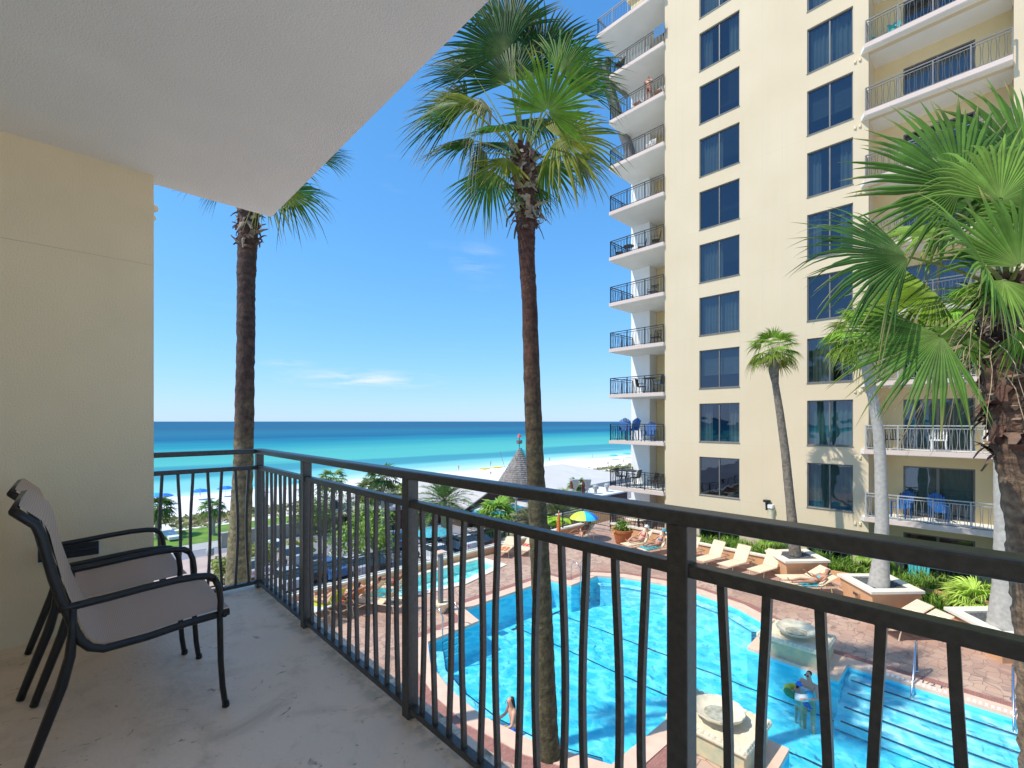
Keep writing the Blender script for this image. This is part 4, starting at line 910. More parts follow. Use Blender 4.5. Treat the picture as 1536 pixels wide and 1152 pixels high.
def tree(px, py, ytop, zg, lab, w, col, n=900, grp='palms and trees beyond the pool deck'):
    base = G(px, py, zg); d = base.x * SN + base.y * CS; top = GD(px, ytop, d); h = top.z - base.z
    t = thing('leafy_tree', lab, 'tree', base, grp, world_parts=True); b = MB()
    b.tube([base, base + UP * h * .35 + RT * .1, base + UP * h * .7], [.16, .12, .05], 7)
    for k in range(5): a = k * 1.3; b.tube([base + UP * h * .35, base + UP * h * .7 + Vector((math.cos(a), math.sin(a), 0)) * w * .35], [.07, .03], 5)
    b.build('trunk', 'trunk_pale', t, True); b = MB()
    cl = [(Vector((random.uniform(-1, 1) * w * .38, random.uniform(-1, 1) * w * .38, random.uniform(.35, .85) * h)), random.uniform(.22, .36) * w) for _ in range(9)]
    for i in range(n):
        c, r = random.choice(cl); v = Vector((random.gauss(0, 1), random.gauss(0, 1), random.gauss(0, 1))).normalized() * r * random.uniform(.55, 1.05)
        p = base + c + v; s = random.uniform(.08, .2); a = Vector((random.uniform(-1, 1), random.uniform(-1, 1), random.uniform(-1, 1))).normalized(); e = a.cross(v).normalized() * s; a = a * s
        b.cur = vcol(col, random.uniform(.55, 1.35)); b.add([p - a, p + e * .6, p + a, p - e * .6], [(0, 1, 2, 3)])
    b.build('crown', 'bush', t)
tree(497, 800, 742, PK, 'round leafy tree behind the car park seen left of the black lamp post', 6.7, (.16, .25, .06), 2200)
tree(538, 835, 762, PK, 'bright green leafy tree standing in the car park between cars', 5.1, (.24, .38, .06), 2200)
tree(560, 850, 778, PK, 'lower lime tinted tree touching the car park tree on its right', 3.4, (.28, .42, .07), 1500)
tree(470, 795, 752, PK, 'olive leafy tree left of the round car park tree', 4.9, (.18, .24, .07), 1500)
tree(383, 855, 818, PK, 'small yellow green tree behind the left palm trunk', 2.9, (.34, .40, .08), 1400)
tree(345, 872, 832, PK, 'small yellow green bush tree just left of the left palm trunk', 2.4, (.36, .42, .10), 1100)
tree(452, 838, 806, PK, 'narrow yellow green tree between the corner post and the second post', 2.1, (.40, .42, .06), 1000)
tree(850, 830, 790, DK - 2.5, 'mottled green shrub hanging over the pool fence under the rainbow umbrella', 3.0, (.14, .22, .05), 1800)
# ------------------------------------------------------------------ garden by the tower
def blades(b, x, y, z, h, n, cols, sp=.18):
    for k in range(n):
        a = random.uniform(0, 6.283); d = Vector((math.cos(a), math.sin(a), 0)); s = Vector((-d.y, d.x, 0)) * random.uniform(.010, .022); p = Vector((x + random.uniform(-sp, sp), y + random.uniform(-sp, sp), z)); hh = h * random.uniform(.6, 1.15); l = random.uniform(.2, .75) * hh
        b.cur = vcol(random.choice(cols), random.uniform(.75, 1.25))
        b.add([p - s, p + s, p + s * .9 + d * l * .35 + UP * hh * .65, p - s * .9 + d * l * .35 + UP * hh * .65, p + d * l + UP * hh * (.95 - .3 * l)], [(0, 1, 2, 3), (3, 2, 4)])
b = MB(); GC = [(.11, .24, .03), (.20, .36, .04), (.08, .16, .03), (.32, .42, .08)]
for i in range(620):
    y = random.uniform(-8, 12.8); x = random.uniform(23.15, 25.25) if y < 4.2 and y > -.5 or True else 24
    if min((x - cx) ** 2 + (y - cy) ** 2 for cx, cy in ((22.85, 6.1), (21.15, 3.0), (19.7, 0))) < 1.6: continue
    blades(b, x, y, -6.62, .75 if y < 10 else .55, 16, GC)
for i in range(150):
    x = random.uniform(21.5, 23.4); y = random.uniform(-6, 3.0)
    if min((x - cx) ** 2 + (y - cy) ** 2 for cx, cy in ((21.15, 3.0), (19.7, 0))) < 1.7: continue
    blades(b, x, y, -6.62, .6, 16, GC)
o = b.build('strappy_groundcover', 'leaf'); o['kind'] = 'stuff'; tag(o, 'dense green strappy leaves filling the bed between the pool deck and the tower', 'ground cover')
b = MB(); b.box(23.05, 25.55, -9, 13.6, DK - .1, DK + .02); b.box(21.3, 23.05, -7, 2.6, DK - .1, DK + .018); struct(b.build('garden_soil', 'gravel'))
def palmetto(p, lab, rad, col, n=20):
    t = thing('palmetto', lab, 'plant', p, 'palmettos in the garden bed', world_parts=True); b = MB()
    crown_random(b, p + UP * .25, n, rad, rad * .7, col, 20, .05, 1.3, tipamt=.2); b.build('fronds', 'leaf', t); b = MB(); b.tube([p, p + UP * .3], [.1, .07], 7); b.build('stem', 'trunk_pale', t)
palmetto(Vector((22.6, .55, DK)), 'large yellow green palmetto between the middle and right planters', .75, (.42, .56, .10), 26)
palmetto(Vector((24.9, 7.7, DK + .5)), 'small palmetto by the garden lamp left of the slender palm', .5, (.28, .44, .06))
palmetto(Vector((24.6, 3.7, DK + .6)), 'small palmetto top showing right of the first floor window above the handrail', .5, (.30, .50, .06))
palmetto(Vector((22.0, -1.6, DK)), 'dark green palmetto at the far right edge beside the rightmost planter', .8, (.10, .30, .06))
# raised planters
def planter(top, lab, ctr):
    t = thing('raised_planter', lab, 'planter', (ctr[0], ctr[1], DK), 'diamond shaped planters', world_parts=True)
    sc = lambda P, s: [(ctr[0] + (x - ctr[0]) * s, ctr[1] + (y - ctr[1]) * s) for x, y in P]
    b = MB(); b.prism(sc(top, .93), DK, -5.87, poly0=sc(top, .82)); b.build('box', 'peach', t)
    b = MB(); o_, i_ = sc(top, 1.0), sc(top, .66); n = 4
    b.add([(p[0], p[1], -5.78) for p in o_ + i_] + [(p[0], p[1], -5.87) for p in o_ + i_], [(i, (i + 1) % 4, 4 + (i + 1) % 4, 4 + i) for i in range(4)] + [(i, 8 + i, 8 + (i + 1) % 4, (i + 1) % 4) for i in range(4)] + [(4 + i, 4 + (i + 1) % 4, 12 + (i + 1) % 4, 12 + i) for i in range(4)] + [(8 + i, 12 + i, 12 + (i + 1) % 4, 8 + (i + 1) % 4) for i in range(4)])
    b.build('rim', 'cream_cap', t)
    b = MB()
    P = sc(top, .67); b.prism(P, -5.87, -5.83, bottom=False)
    for k in range(260):
        u, v = random.random(), random.random(); q = Vector(P[0]).lerp(Vector(P[1]), u).lerp(Vector(P[3]).lerp(Vector(P[2]), u), v); r = random.uniform(.02, .045); b.ball((q.x, q.y, -5.825), r, 5, .6)
    o = b.build('gravel_bed', 'gravel', t); o['kind'] = 'stuff'
    f = Vector(top[1]).lerp(Vector(top[0]), .5); b = MB(); b.box(f.x - .12, f.x - .02, f.y - .1, f.y + .1, -6.2, -6.14)
    b = MB(); g = sc(top, .86); m = Vector(g[1]).lerp(Vector(g[0]), .45); dd = (Vector(g[0]) - Vector(g[1])).normalized(); nn = Vector((-dd.y, dd.x)); 
    if nn.x > 0: nn = -nn
    q = [m + dd * .14 + nn * .10, m - dd * .14 + nn * .10, m - dd * .14 + nn * -.05, m + dd * .14 + nn * -.05]; b.prism([(a.x, a.y) for a in q], -6.22, -6.13); b.build('step_light', 'steel', t)
planter([(22.73, 7.33), (21.47, 6.14), (22.93, 4.87), (24.28, 6.1)], 'peach planter with cream rim at the foot of the slender palm, leftmost of three', (22.86, 6.1))
planter([(21.18, 4.30), (19.72, 3.02), (21.12, 1.77), (22.58, 2.97)], 'peach planter with cream rim holding the lime crowned palm, middle of three', (21.15, 3.02))
planter([(19.78, 1.23), (18.16, -.03), (19.6, -1.35), (21.2, -.05)], 'peach planter with cream rim holding the thick grey palm, rightmost of three', (19.68, -.05))
# garden wall and fences
t = thing('garden_wall', 'low peach wall with a cream coping between the sun loungers and the garden bed', 'wall', (22.95, 10, DK), world_parts=True)
b = MB(); b.box(22.9, 23.05, 7.2, 12.0, DK, -6.16); b.box(22.9, 23.05, 12.0, 15.6, DK, -5.98); b.box(23.0, 23.1, -9, 5.0, DK, -6.2); b.build('wall_body', 'peach', t)
b = MB(); b.box(22.84, 23.12, 7.2, 11.98, -6.16, -6.08); b.box(22.84, 23.12, 12.0, 15.65, -5.98, -5.88); b.build('coping', 'cream_cap', t)
t = thing('pool_kerb', 'low peach parapet with a cream top along the seaward edge of the pool deck', 'wall', (15, 17.75, DK), world_parts=True)
b = MB(); b.box(2, 16.9, 17.6, 17.85, DK, DK + .28); b.box(17.3, 22.9, 17.6, 17.85, DK, DK + .28); b.build('wall_body', 'peach', t)
b = MB(); b.box(2, 16.9, 17.55, 17.9, DK + .28, DK + .36); b.box(17.3, 22.9, 17.55, 17.9, DK + .28, DK + .36); b.build('coping', 'cream_cap', t)
def fence(P, lab, z, h=1.15, m='black_iron', sp=.13, z0=0):
    t = thing('metal_fence', lab, 'fence', (P[0][0], P[0][1], z), world_parts=True)
    for i in range(len(P) - 1):
        p, q = Vector(P[i] + (0,)), Vector(P[i + 1] + (0,)); d = q - p; L_ = d.length
        b = MB(); b.bar((p.x, p.y, z + h), (q.x, q.y, z + h), .045); b.bar((p.x, p.y, z + h - .16), (q.x, q.y, z + h - .16), .03); b.bar((p.x, p.y, z + .1), (q.x, q.y, z + .1), .03)
        n = int(L_ / sp)
        for k in range(n): c = p + d * (k + .5) / n; b.tube([(c.x, c.y, z + .1), (c.x, c.y, z + h - .16)], .009, 3, cap=False)
        b.build('bar_panel', m, t); ns = max(1, round(L_ / 1.9))
        for k in range(ns + (1 if i == len(P) - 2 else 0)):
            c = p + d * k / ns; b = MB(); b.bar((c.x, c.y, z - .05), (c.x, c.y, z + h + .05), .06); b.build('post', m, t)
fence([(2, 17.95), (16.9, 17.95)], 'long dark metal fence behind the small pool and the left loungers', DK)
fence([(17.2, 17.72), (22.95, 17.72), (22.95, 15.7)], 'dark metal fence behind the rainbow umbrella with a gate end by the clay pot', DK + .36, .95)
fence([(23.0, 15.6), (23.0, 12.2)], 'dark metal rail on the garden wall in front of the ground floor terrace', -5.88, .6)
fence([(23.3, 3.2), (25.1, 3.2), (25.1, -4)], 'thin dark rail in front of the teal chairs on the ground floor patio', DK, .95)
t = thing('concrete_wall', 'long beige retaining wall between the lawn and the car park', 'wall', (12, 55.3, PK), 'walls beyond the car park', world_parts=True)
b = MB(); b.box(11.5, 42, 55.2, 55.5, PK, PK + 1.4); b.build('wall_body', 'retaining', t); b = MB(); b.box(11.4, 42, 55.1, 55.6, PK + 1.4, PK + 1.54); b.build('coping', 'concrete', t)
t = thing('concrete_wall', 'low white wall beside the walkway down to the sand at the far left', 'wall', G(250, 800, PK), 'walls beyond the car park', world_parts=True)
a, c = G(244, 794, PK), G(262, 812, PK); b = MB(); b.tube([a + UP * .35, c + UP * .35], .5, 4, sq=True, sy=.3); b.build('wall_body', 'white_paint', t)

# ------------------------------------------------------------------ furniture round the pool
def lounger(name, lab, loc, rz, ang=42, m='lounger_sling', grp='tan sun loungers on the pool deck', strap=True):
    t = thing(name, lab, 'sun lounger', loc, grp, rz); th = R(ang); c, s = math.cos(th), math.sin(th); z = .33; px = 1.2; W = .30
    b = MB()
    for y in (-W, W): b.tube([(0, y, z), (1.9, y, z)], .018, 5)
    b.tube([(0, -W, z), (0, W, z)], .018, 5); b.tube([(1.9, -W, z), (1.9, W, z)], .018, 5); b.build('frame', 'lounger_frame', t)
    for x in (.25, 1.6):
        for y in (-W, W): b = MB(); b.tube([(x, y, z), (x + (.08 if x > 1 else -.08), y, 0)], .017, 5); b.build('leg', 'lounger_frame', t)
    def sling(nm, x0, x1, f):
        b = MB(); n = int((x1 - x0) / .075)
        for k in range(n):
            a0 = x0 + (x1 - x0) * k / n; a1 = a0 + (x1 - x0) / n * .86; q = []
            for (xx, zz) in ((a0, .012), (a1, .012), (a1, -.004), (a0, -.004)):
                X, Z = f(xx, zz); q.append((X, Z))
            vs = [(X, -W + .01, Z) for X, Z in q] + [(X, W - .01, Z) for X, Z in q]; b.add(vs, [(0, 1, 5, 4), (1, 2, 6, 5), (2, 3, 7, 6), (3, 0, 4, 7), (0, 3, 2, 1), (4, 5, 6, 7)])
        return b.build(nm, m, t)
    sling('seat_sling', .03, px - .02, lambda x, z_: (x, z + .01 + z_))
    o = sling('back_sling', 0, .74, lambda x, z_: (px + x * c - z_ * s, z + .02 + x * s + z_ * c))
    b = MB()
    for y in (-W, W): b.tube([(px, y, z + .01), (px + .76 * c, y, z + .01 + .76 * s)], .016, 5)
    b.tube([(px + .76 * c, -W, z + .01 + .76 * s), (px + .76 * c, W, z + .01 + .76 * s)], .016, 5)
    for y in (-W, W): b.tube([(px + .45 * c, y, z + .45 * s), (px + .62, y, z)], .010, 4)
    b.build('back_frame', 'lounger_frame', t)
    return t
lounger('sun_lounger', 'empty tan lounger half hidden by the thick railing post, leftmost of the empty row', (20.6, 10.6, DK), R(-12), 58)
lounger('sun_lounger', 'second empty tan lounger from the thick railing post along the garden wall', (20.65, 9.45, DK), R(-12), 58)
lounger('sun_lounger', 'third empty tan lounger from the thick railing post along the garden wall', (20.7, 8.35, DK), R(-12), 58)
lounger('sun_lounger', 'empty tan lounger right beside the leftmost peach planter, last of the upright row', (20.85, 7.15, DK), R(-12), 58)
lounger('sun_lounger', 'tan lounger under the woman in pink and white by the clay pot', (20.5, 13.2, DK), R(-14), 48)
lounger('sun_lounger', 'tan lounger under the woman with the turquoise cap', (20.35, 12.15, DK), R(-14), 48)
lounger('sun_lounger', 'tan lounger under the rainbow umbrella', (19.6, 16.4, DK), R(-25), 50)
lounger('sun_lounger', 'empty lower tan lounger pressed against the slanted side of the leftmost planter', (20.75, 6.15, DK), R(-43), 30)
lounger('sun_lounger', 'tan lounger under the reading woman in turquoise', (19.95, 5.75, DK), R(-43), 28)
lounger('sun_lounger', 'empty tan lounger tucked against the slanted side of the middle planter', (18.75, 2.95, DK), R(-43), 30)
lounger('sun_lounger', 'empty tan lounger between the middle planter and the rightmost planter, nearer the pool', (18.15, 2.45, DK), R(-43), 30)
lounger('sun_lounger', 'tan lounger beside the small pool corner under an orange towel', G(752, 838, DK), R(30), 20)
lounger('sun_lounger', 'tan lounger with a red towel near the fence just left of the middle palm trunk', G(783, 836, DK), R(25), 25)
def H(px, py): return G(px, py, DK)
lt = [('lounger with a bright yellow towel hung over its back in the left group', (506, 926), 'towel_yellow', -72, 55), ('lounger under an orange towel in the left group', (535, 918), 'towel_orange', -72, 45), ('plain tan lounger with a grey towel in the left group next to the railing post', (592, 918), 'lounger_sling', -60, 50),
      ('lounger with white and blue towels at the left end of the left group', (480, 935), 'towel_white', -72, 20), ('tan lounger nearest the small pool in the left group', (606, 893), 'lounger_sling', -60, 45), ('tan lounger in the middle of the left group with a white towel', (566, 908), 'lounger_sling', -66, 45)]
for lab, p, m, rz, an in lt:
    q = H(*p); d = Vector((math.cos(R(rz)), math.sin(R(rz)), 0)); lounger('sun_lounger', lab, q - d * 1.5, R(rz), an, m)
def towel(lab, loc, rz, m, L_=1.0, w=.5, z=.36, hang=0, x0=.1):
    b = MB(); vs = []; fs = []; nx, ny = 14, 6
    for i in range(nx):
        for j in range(ny):
            x = x0 + L_ * i / (nx - 1); y = (j / (ny - 1) - .5) * w
            vs.append((x, y, z + .012 * math.sin(x * 23 + j) + .01 * math.sin(y * 31)))
    for i in range(nx - 1):
        for j in range(ny - 1): fs.append((i * ny + j, (i + 1) * ny + j, (i + 1) * ny + j + 1, i * ny + j + 1))
    b.add(vs, fs); o = b.build('beach_towel', m, None, True); o.location = loc; o.rotation_euler = (0, 0, rz); tag(o, lab, 'towel'); return o
towel('turquoise patterned towel on the lounger of the woman with the turquoise cap', (20.35, 12.15, DK), R(-14), 'towel_cyan', .9, .66, .37)
towel('pale turquoise towel under the reading woman', (19.95, 5.75, DK), R(-43), 'towel_cyan', .75, .64, .365, x0=.55)
towel('orange towel on the lounger by the small pool corner', G(752, 838, DK), R(30), 'towel_orange', .7, .5)
towel('red towel on the lounger left of the middle palm trunk', G(783, 836, DK), R(25), 'red', .5, .5, x0=.7)
def clay_pot():
    p = G(934, 815, DK); t = thing('clay_pot', 'big terracotta pot with leafy green plant at the corner of the garden wall', 'pot', p)
    b = MB(); b.lathe((0, 0, 0), [(.34, 0), (.36, .02), (.50, .62), (.55, .63), (.56, .76), (.50, .77), (.47, .70), (.0001, .69)], 24); b.build('pot_body', 'terracotta', t, 'auto')
    b = MB()
    for k in range(700):
        a = random.uniform(0, 6.283); r = abs(random.gauss(0, .24)); z = .72 + random.uniform(0, .55) * (1 - r * .8); p0 = Vector((r * math.cos(a), r * math.sin(a), z)); s = .08
        v = Vector((random.uniform(-1, 1), random.uniform(-1, 1), random.uniform(-.2, 1))).normalized() * s; w = v.cross(UP).normalized() * s * .4; b.cur = vcol(random.choice(GC), random.uniform(.7, 1.3)); b.add([p0 - v, p0 + w, p0 + v, p0 - w], [(0, 1, 2, 3)])
    b.build('foliage', 'bush', t)
clay_pot()
# rainbow umbrella
t = thing('beach_umbrella', 'small round umbrella in blue, cyan and yellow green panels over the far sunbather', 'umbrella', (20.95, 16.1, DK))
cols = ['u_blue', 'u_cyan', 'u_lime', 'lime', 'u_lime', 'u_cyan', 'u_blue', 'u_cyan']
for k in range(8):
    b = MB(); vs = []; n = 6
    for i in range(n):
        f = i / (n - 1); rr = .80 * math.sin(f * 1.25) / math.sin(1.25)
        for j in range(4): a = 2 * math.pi * (k + j / 3) / 8; vs.append((rr * math.cos(a), rr * math.sin(a), 1.56 - .42 * (1 - math.cos(f * 1.25)) / (1 - math.cos(1.25)) * .9 - .02 * math.sin(j / 3 * math.pi) * f))
    b.add(vs, [(4 * i + j, 4 * i + j + 1, 4 * i + j + 5, 4 * i + j + 4) for i in range(n - 1) for j in range(3)]); b.build('canopy_panel', cols[k], t, True)
b = MB(); b.tube([(0, 0, 0), (0, 0, 1.6)], .016, 8); b.build('pole', 'white_paint', t)
# stone fountains on the two peninsulas
def fountain(x0, x1, y0, y1, lab, tilt):
    cx, cy = (x0 + x1) / 2, (y0 + y1) / 2; t = thing('stone_fountain', lab, 'fountain', (cx, cy, DK), 'carved stone fountains', world_parts=True)
    b = MB(); b.bbox(x0 + .06, x1 - .06, y0 + .06, y1 - .06, DK + .0, DK + .42, .02); b.build('pedestal', 'stone_box', t)
    b = MB(); b.bbox(x0, x1, y0, y1, DK + .42, DK + .49, .02); b.build('slab', 'stone_basin', t)
    b = MB(); n = 14                               # scalloped rim round the slab
    for (ax, c0, c1, fix) in (('x', x0, x1, y0 + .05), ('x', x0, x1, y1 - .05), ('y', y0, y1, x0 + .05), ('y', y0, y1, x1 - .05)):
        for k in range(n):
            m = c0 + (c1 - c0) * (k + .5) / n; w = (c1 - c0) / n * .62
            P = (m, fix) if ax == 'x' else (fix, m)
            b.lathe((P[0], P[1], DK + .49), [(w, 0), (w * .95, .025), (w * .6, .05), (.0001, .055)], 8, sx=1 if ax == 'x' else .6, sy=.6 if ax == 'x' else 1)
    b.build('scalloped_rim', 'stone_basin', t, 'auto')
    b = MB(); b.lathe((cx, cy, DK + .49), [(.34, 0), (.24, .03), (.20, .07), (.26, .10)], 16); b.build('stem', 'stone_basin', t, 'auto')
    b = MB(); vs = []; n, m = 40, 9; fs = []       # shell bowl with fluted edge
    for side in (0, 1):
        for i in range(m):
            f = i / (m - 1); r = .52 * math.sin(f * 1.35) / math.sin(1.35)
            for j in range(n):
                a = 2 * math.pi * j / n; fl = 1 + .03 * f * math.cos(a * 14); z = .15 * (1 - math.cos(f * 1.35)) / (1 - math.cos(1.35)) - (.035 if side else 0)
                X = r * fl * 1.0 * math.cos(a); Y = r * fl * .95 * math.sin(a); vs.append((cx + X, cy + Y, DK + .58 + z + tilt * X))
    for side in (0, 1):
        o = side * n * m
        for i in range(m - 1):
            for j in range(n): q = (o + i * n + j, o + i * n + (j + 1) % n, o + (i + 1) * n + (j + 1) % n, o + (i + 1) * n + j); fs.append(q if not side else q[::-1])
    for j in range(n): fs.append(((m - 1) * n + j, (m - 1) * n + (j + 1) % n, n * m + (m - 1) * n + (j + 1) % n, n * m + (m - 1) * n + j))
    b.add(vs, fs); b.build('shell_bowl', 'stone_basin', t, 'auto')
    b = MB(); b.lathe((cx, cy, DK + .62), [(.27, 0), (.0001, .004)], 20); b.build('bowl_water', 'bowl_water', t)
    for k in range(3):
        b = MB(); y = y1 - .35 - k * .42; xx = x0 + .08
        P = [(xx - .004, y + .12 * math.cos(a * .7) * (1 - a / 9), DK + .28 + .10 * math.sin(a) * (1 - a / 9)) for a in [i * .6 for i in range(12)]]; b.tube(P, .018, 5); b.build('carved_scroll', 'stone_box', t)
fountain(14.32, 15.75, 3.2, 4.85, 'weathered stone fountain with a shell bowl on the far peninsula beside the swimming pair', .05)
fountain(8.97, 10.36, 3.2, 4.8, 'weathered stone fountain with a shell bowl on the near peninsula below the thick railing post', -.03)
# handrails and ladders
def hrail(x, y, lab, dx=-1, drop=.9):
    t = thing('pool_handrail', lab, 'handrail', (x, y, DK), 'stainless steel rails round the pools', world_parts=True)
    b = MB(); b.tube([(x + .28, y, DK + .03), (x + .28, y, DK + .78), (x + .20, y, DK + .86), (x + .08, y, DK + .84), (x - .55, y, DK + .12), (x - .95, y, DK - .3), (x - .95, y, DK - .75)], .024, 8); b.build('rail', 'steel', t, True)
    b = MB(); b.lathe((x + .28, y, DK + .03), [(.06, 0), (.05, .02), (.024, .025)], 12); b.build('flange', 'steel', t)
hrail(15.9, 1.52, 'steel handrail over the pool steps nearest the far fountain')
hrail(15.9, -.2, 'steel handrail over the pool steps at the right edge of the view')
def ladder(p, q, dirx, lab):
    t = thing('pool_ladder', lab, 'ladder', (p[0], p[1], DK), 'stainless steel rails round the pools', world_parts=True)
    d = Vector(dirx + (0,)).normalized()
    for s in (p, q):
        c = Vector((s[0], s[1], DK)); b = MB(); b.tube([c - d * .35 + UP * .03, c - d * .35 + UP * .6, c - d * .25 + UP * .78, c - d * .05 + UP * .78, c + d * .12 + UP * .6, c + d * .12 - UP * .9], .022, 8); b.build('rail', 'steel', t, True)
    for k in range(3): b = MB(); z = DK - .2 - k * .25; b.bar(Vector((p[0], p[1], z)) + d * .14, Vector((q[0], q[1], z)) + d * .14, .05); b.build('rung', 'steel', t)
ladder((8.35, 11.95), (9.0, 12.0), (0, -1), 'steel ladder at the left tip of the main pool by the grey column')
ladder((15.15, 11.95), (15.75, 11.93), (0, -1), 'steel ladder at the far side of the main pool right of the middle palm')
t = thing('square_column', 'blue grey square column with flat terracotta cap and yellow base by the small pool', 'column', G(661, 918, DK)); b = MB(); b.bbox(-.07, .07, -.07, .07, .3, 2.05, .01); b.build('column_shaft', 'far_metal', t)  # square column taken for a lamp post, built without a lamp
b = MB(); b.bbox(-.17, .17, -.17, .17, 2.05, 2.10, .01); b.build('cap', 'coping', t); b = MB(); b.lathe((0, 0, 0), [(.16, 0), (.28, .28), (.28, .33), (.0001, .33)], 8); b.build('flared_base', 'lounger_sling', t)
t = thing('garden_lamp', 'pale garden lamp post with a dark round cap standing in front of the tower wall', 'lamp', G(1152, 842, DK) + Vector((1.6, .35, 0))); b = MB(); b.lathe((0, 0, 0), [(.16, 0), (.13, 1.0), (.15, 2.05), (.19, 2.2), (.0001, 2.25)], 12); b.build('post', 'stone_basin', t, 'auto')
b = MB(); b.lathe((-.1, .18, 2.55), [(.06, -.4), (.07, -.02), (.17, 0), (.17, .10), (.0001, .12)], 14); b.build('cap', 'black_iron', t, 'auto'); b = MB(); b.bbox(-.22, .22, -.12, .12, 2.25, 2.45, .03); b.build('lamp_head', 'lamp_glass', t)
# simple outdoor chairs and tables
def adirondack(lab, loc, rz, m, hs=.38, grp=None):
    t = thing('slatted_chair', lab, 'chair', loc, grp, rz); b = MB()
    for k in range(6): b.bbox(-.24 + k * .085, -.165 + k * .085, -.27, .27, hs - k * .012, hs + .02 - k * .012, .004)
    b.build('seat', m, t); b = MB()
    for k in range(7):
        y = -.27 + .09 * k; h = .78 - .10 * abs(k - 3) ** 1.4 * .35; x = -.26; b.add([(x, y - .038, hs - .05), (x, y + .038, hs - .05), (x - h * .32, y * 1.15 + .042, hs + h), (x - h * .32, y * 1.15 - .042, hs + h), (x - .02, y - .038, hs - .05), (x - .02, y + .038, hs - .05), (x - .02 - h * .32, y * 1.15 + .042, hs + h), (x - .02 - h * .32, y * 1.15 - .042, hs + h)], [(0, 1, 2, 3), (7, 6, 5, 4), (0, 4, 5, 1), (1, 5, 6, 2), (2, 6, 7, 3), (3, 7, 4, 0)])
    b.build('backrest', m, t)
    for y in (-.33, .33):
        b = MB(); b.bbox(-.30, .30, y - .05, y + .05, hs + .22, hs + .245, .006); b.build('armrest', m, t)
        for x in (-.24, .24): b = MB(); b.bbox(x - .04, x + .04, y - .015, y + .015, 0, hs + .22, .004); b.build('leg', m, t)
    return t
def plain_chair(lab, loc, rz, m='black_iron', m2=None, grp='dark chairs on the tower balconies', hs=.42):
    t = thing('outdoor_chair', lab, 'chair', loc, grp, rz); b = MB(); b.bbox(-.22, .22, -.24, .24, hs, hs + .05, .01); b.build('seat', m2 or m, t)
    b = MB()
    for k in range(6): b.bar((-.22, -.22 + .088 * k, hs + .02), (-.32, -.22 + .088 * k, hs + .5), .03)
    b.bar((-.32, -.24, hs + .5), (-.32, .24, hs + .5), .04); b.build('backrest', m, t)
    for x in (-.2, .2):
        for y in (-.22, .22): b = MB(); b.bar((x, y, hs), (x * 1.15, y * 1.1, 0), .03); b.build('leg', m, t)
    for y in (-.26, .26): b = MB(); b.tube([(-.26, y, hs + .22), (.2, y, hs + .22), (.22, y, hs)], .013, 5); b.build('armrest', m, t)
    return t
def table(lab, loc, m='black_iron', h=.72, r=.38, mt=None, grp='tables on the balconies and terrace'):
    t = thing('outdoor_table', lab, 'table', loc, grp); b = MB(); b.lathe((0, 0, h), [(r, -.03), (r, 0), (.0001, .001)], 20); b.build('tabletop', mt or m, t)
    for k in range(4): b = MB(); a = k * math.pi / 2 + .78; b.bar((r * .5 * math.cos(a), r * .5 * math.sin(a), h - .03), (r * .85 * math.cos(a), r * .85 * math.sin(a), 0), .03); b.build('leg', m, t)
    return t
def TB(px, r, X=26.1): p = GX(px, 632, X); return (X, p.y, zf(r))
adirondack('tall blue slatted chair on the lowest right balcony, left of the pair', TB(1352, 1, 26.2), R(180 - 25), 'blue_plastic', .52, 'blue slatted chairs').scale = (.82, .82, .9)
adirondack('tall blue slatted chair on the lowest right balcony, right of the pair', TB(1407, 1, 26.2), R(180 + 15), 'blue_plastic', .52, 'blue slatted chairs').scale = (.82, .82, .9)
adirondack('teal slatted chair on the ground floor patio behind the garden rail', (25.7, 2.4, -7.13), R(180), 'teal_plastic', .45)
adirondack('teal chair low behind the railing two balconies from the top right', TB(1328, 8, 26.0), R(150), 'teal_plastic', .35)
adirondack('tall blue bar chair at the open left end of the second lowest left balcony', TB(935, 2, 26.0), R(200), 'blue_plastic', .68, 'blue bar chairs')
adirondack('tall blue bar chair next to the end one on the second lowest left balcony', TB(948, 2, 26.6), R(170), 'blue_plastic', .68, 'blue bar chairs')
adirondack('blue low chair close to the tower wall on the second lowest left balcony', TB(972, 2, 26.0), R(185), 'blue_plastic', .42)
plain_chair('black folding chair left of the small table on the sixth left balcony', TB(929, 6, 26.2), R(-60)); table('small black table between two folding chairs on the sixth left balcony', TB(943, 6, 26.2), r=.34); plain_chair('black folding chair right of the small table on the sixth left balcony', TB(962, 6, 26.4), R(120))
plain_chair('black lounge chair near the tower wall on the sixth left balcony', TB(983, 6, 26.0), R(120), 'wicker')
plain_chair('black chair at the left of the dark set on the third left balcony', TB(962, 3, 26.0), R(-80)); plain_chair('dark blue backed chair by the wall on the third left balcony', TB(988, 3, 26.2), R(90), 'black_iron', 'suit_blue', hs=.55); table('tall dark table on the third left balcony', TB(974, 3, 26.1), h=.95, r=.40)
for k, (px, lab) in enumerate([(931, 'dark bar stool under the left end of the long table on the lowest left balcony'), (953, 'dark bar stool under the right end of the long table on the lowest left balcony')]): plain_chair(lab, TB(px, 1, 25.9), R(90 if k else -90), hs=.62)
table('long dark bar table on the lowest left balcony', TB(941, 1, 26.4), h=1.0, r=.62)
plain_chair('round backed dark chair near the wall on the lowest left balcony', TB(979, 1, 26.6), R(150), 'wicker'); plain_chair('second round backed dark chair touching the wall on the lowest left balcony', TB(991, 1, 26.2), R(180), 'wicker')
plain_chair('dark low chair against the wall on the fifth left balcony', TB(979, 5, 26.4), R(180)); plain_chair('dark low bench like chair on the fourth left balcony', TB(984, 4, 26.0), R(180), 'wicker')
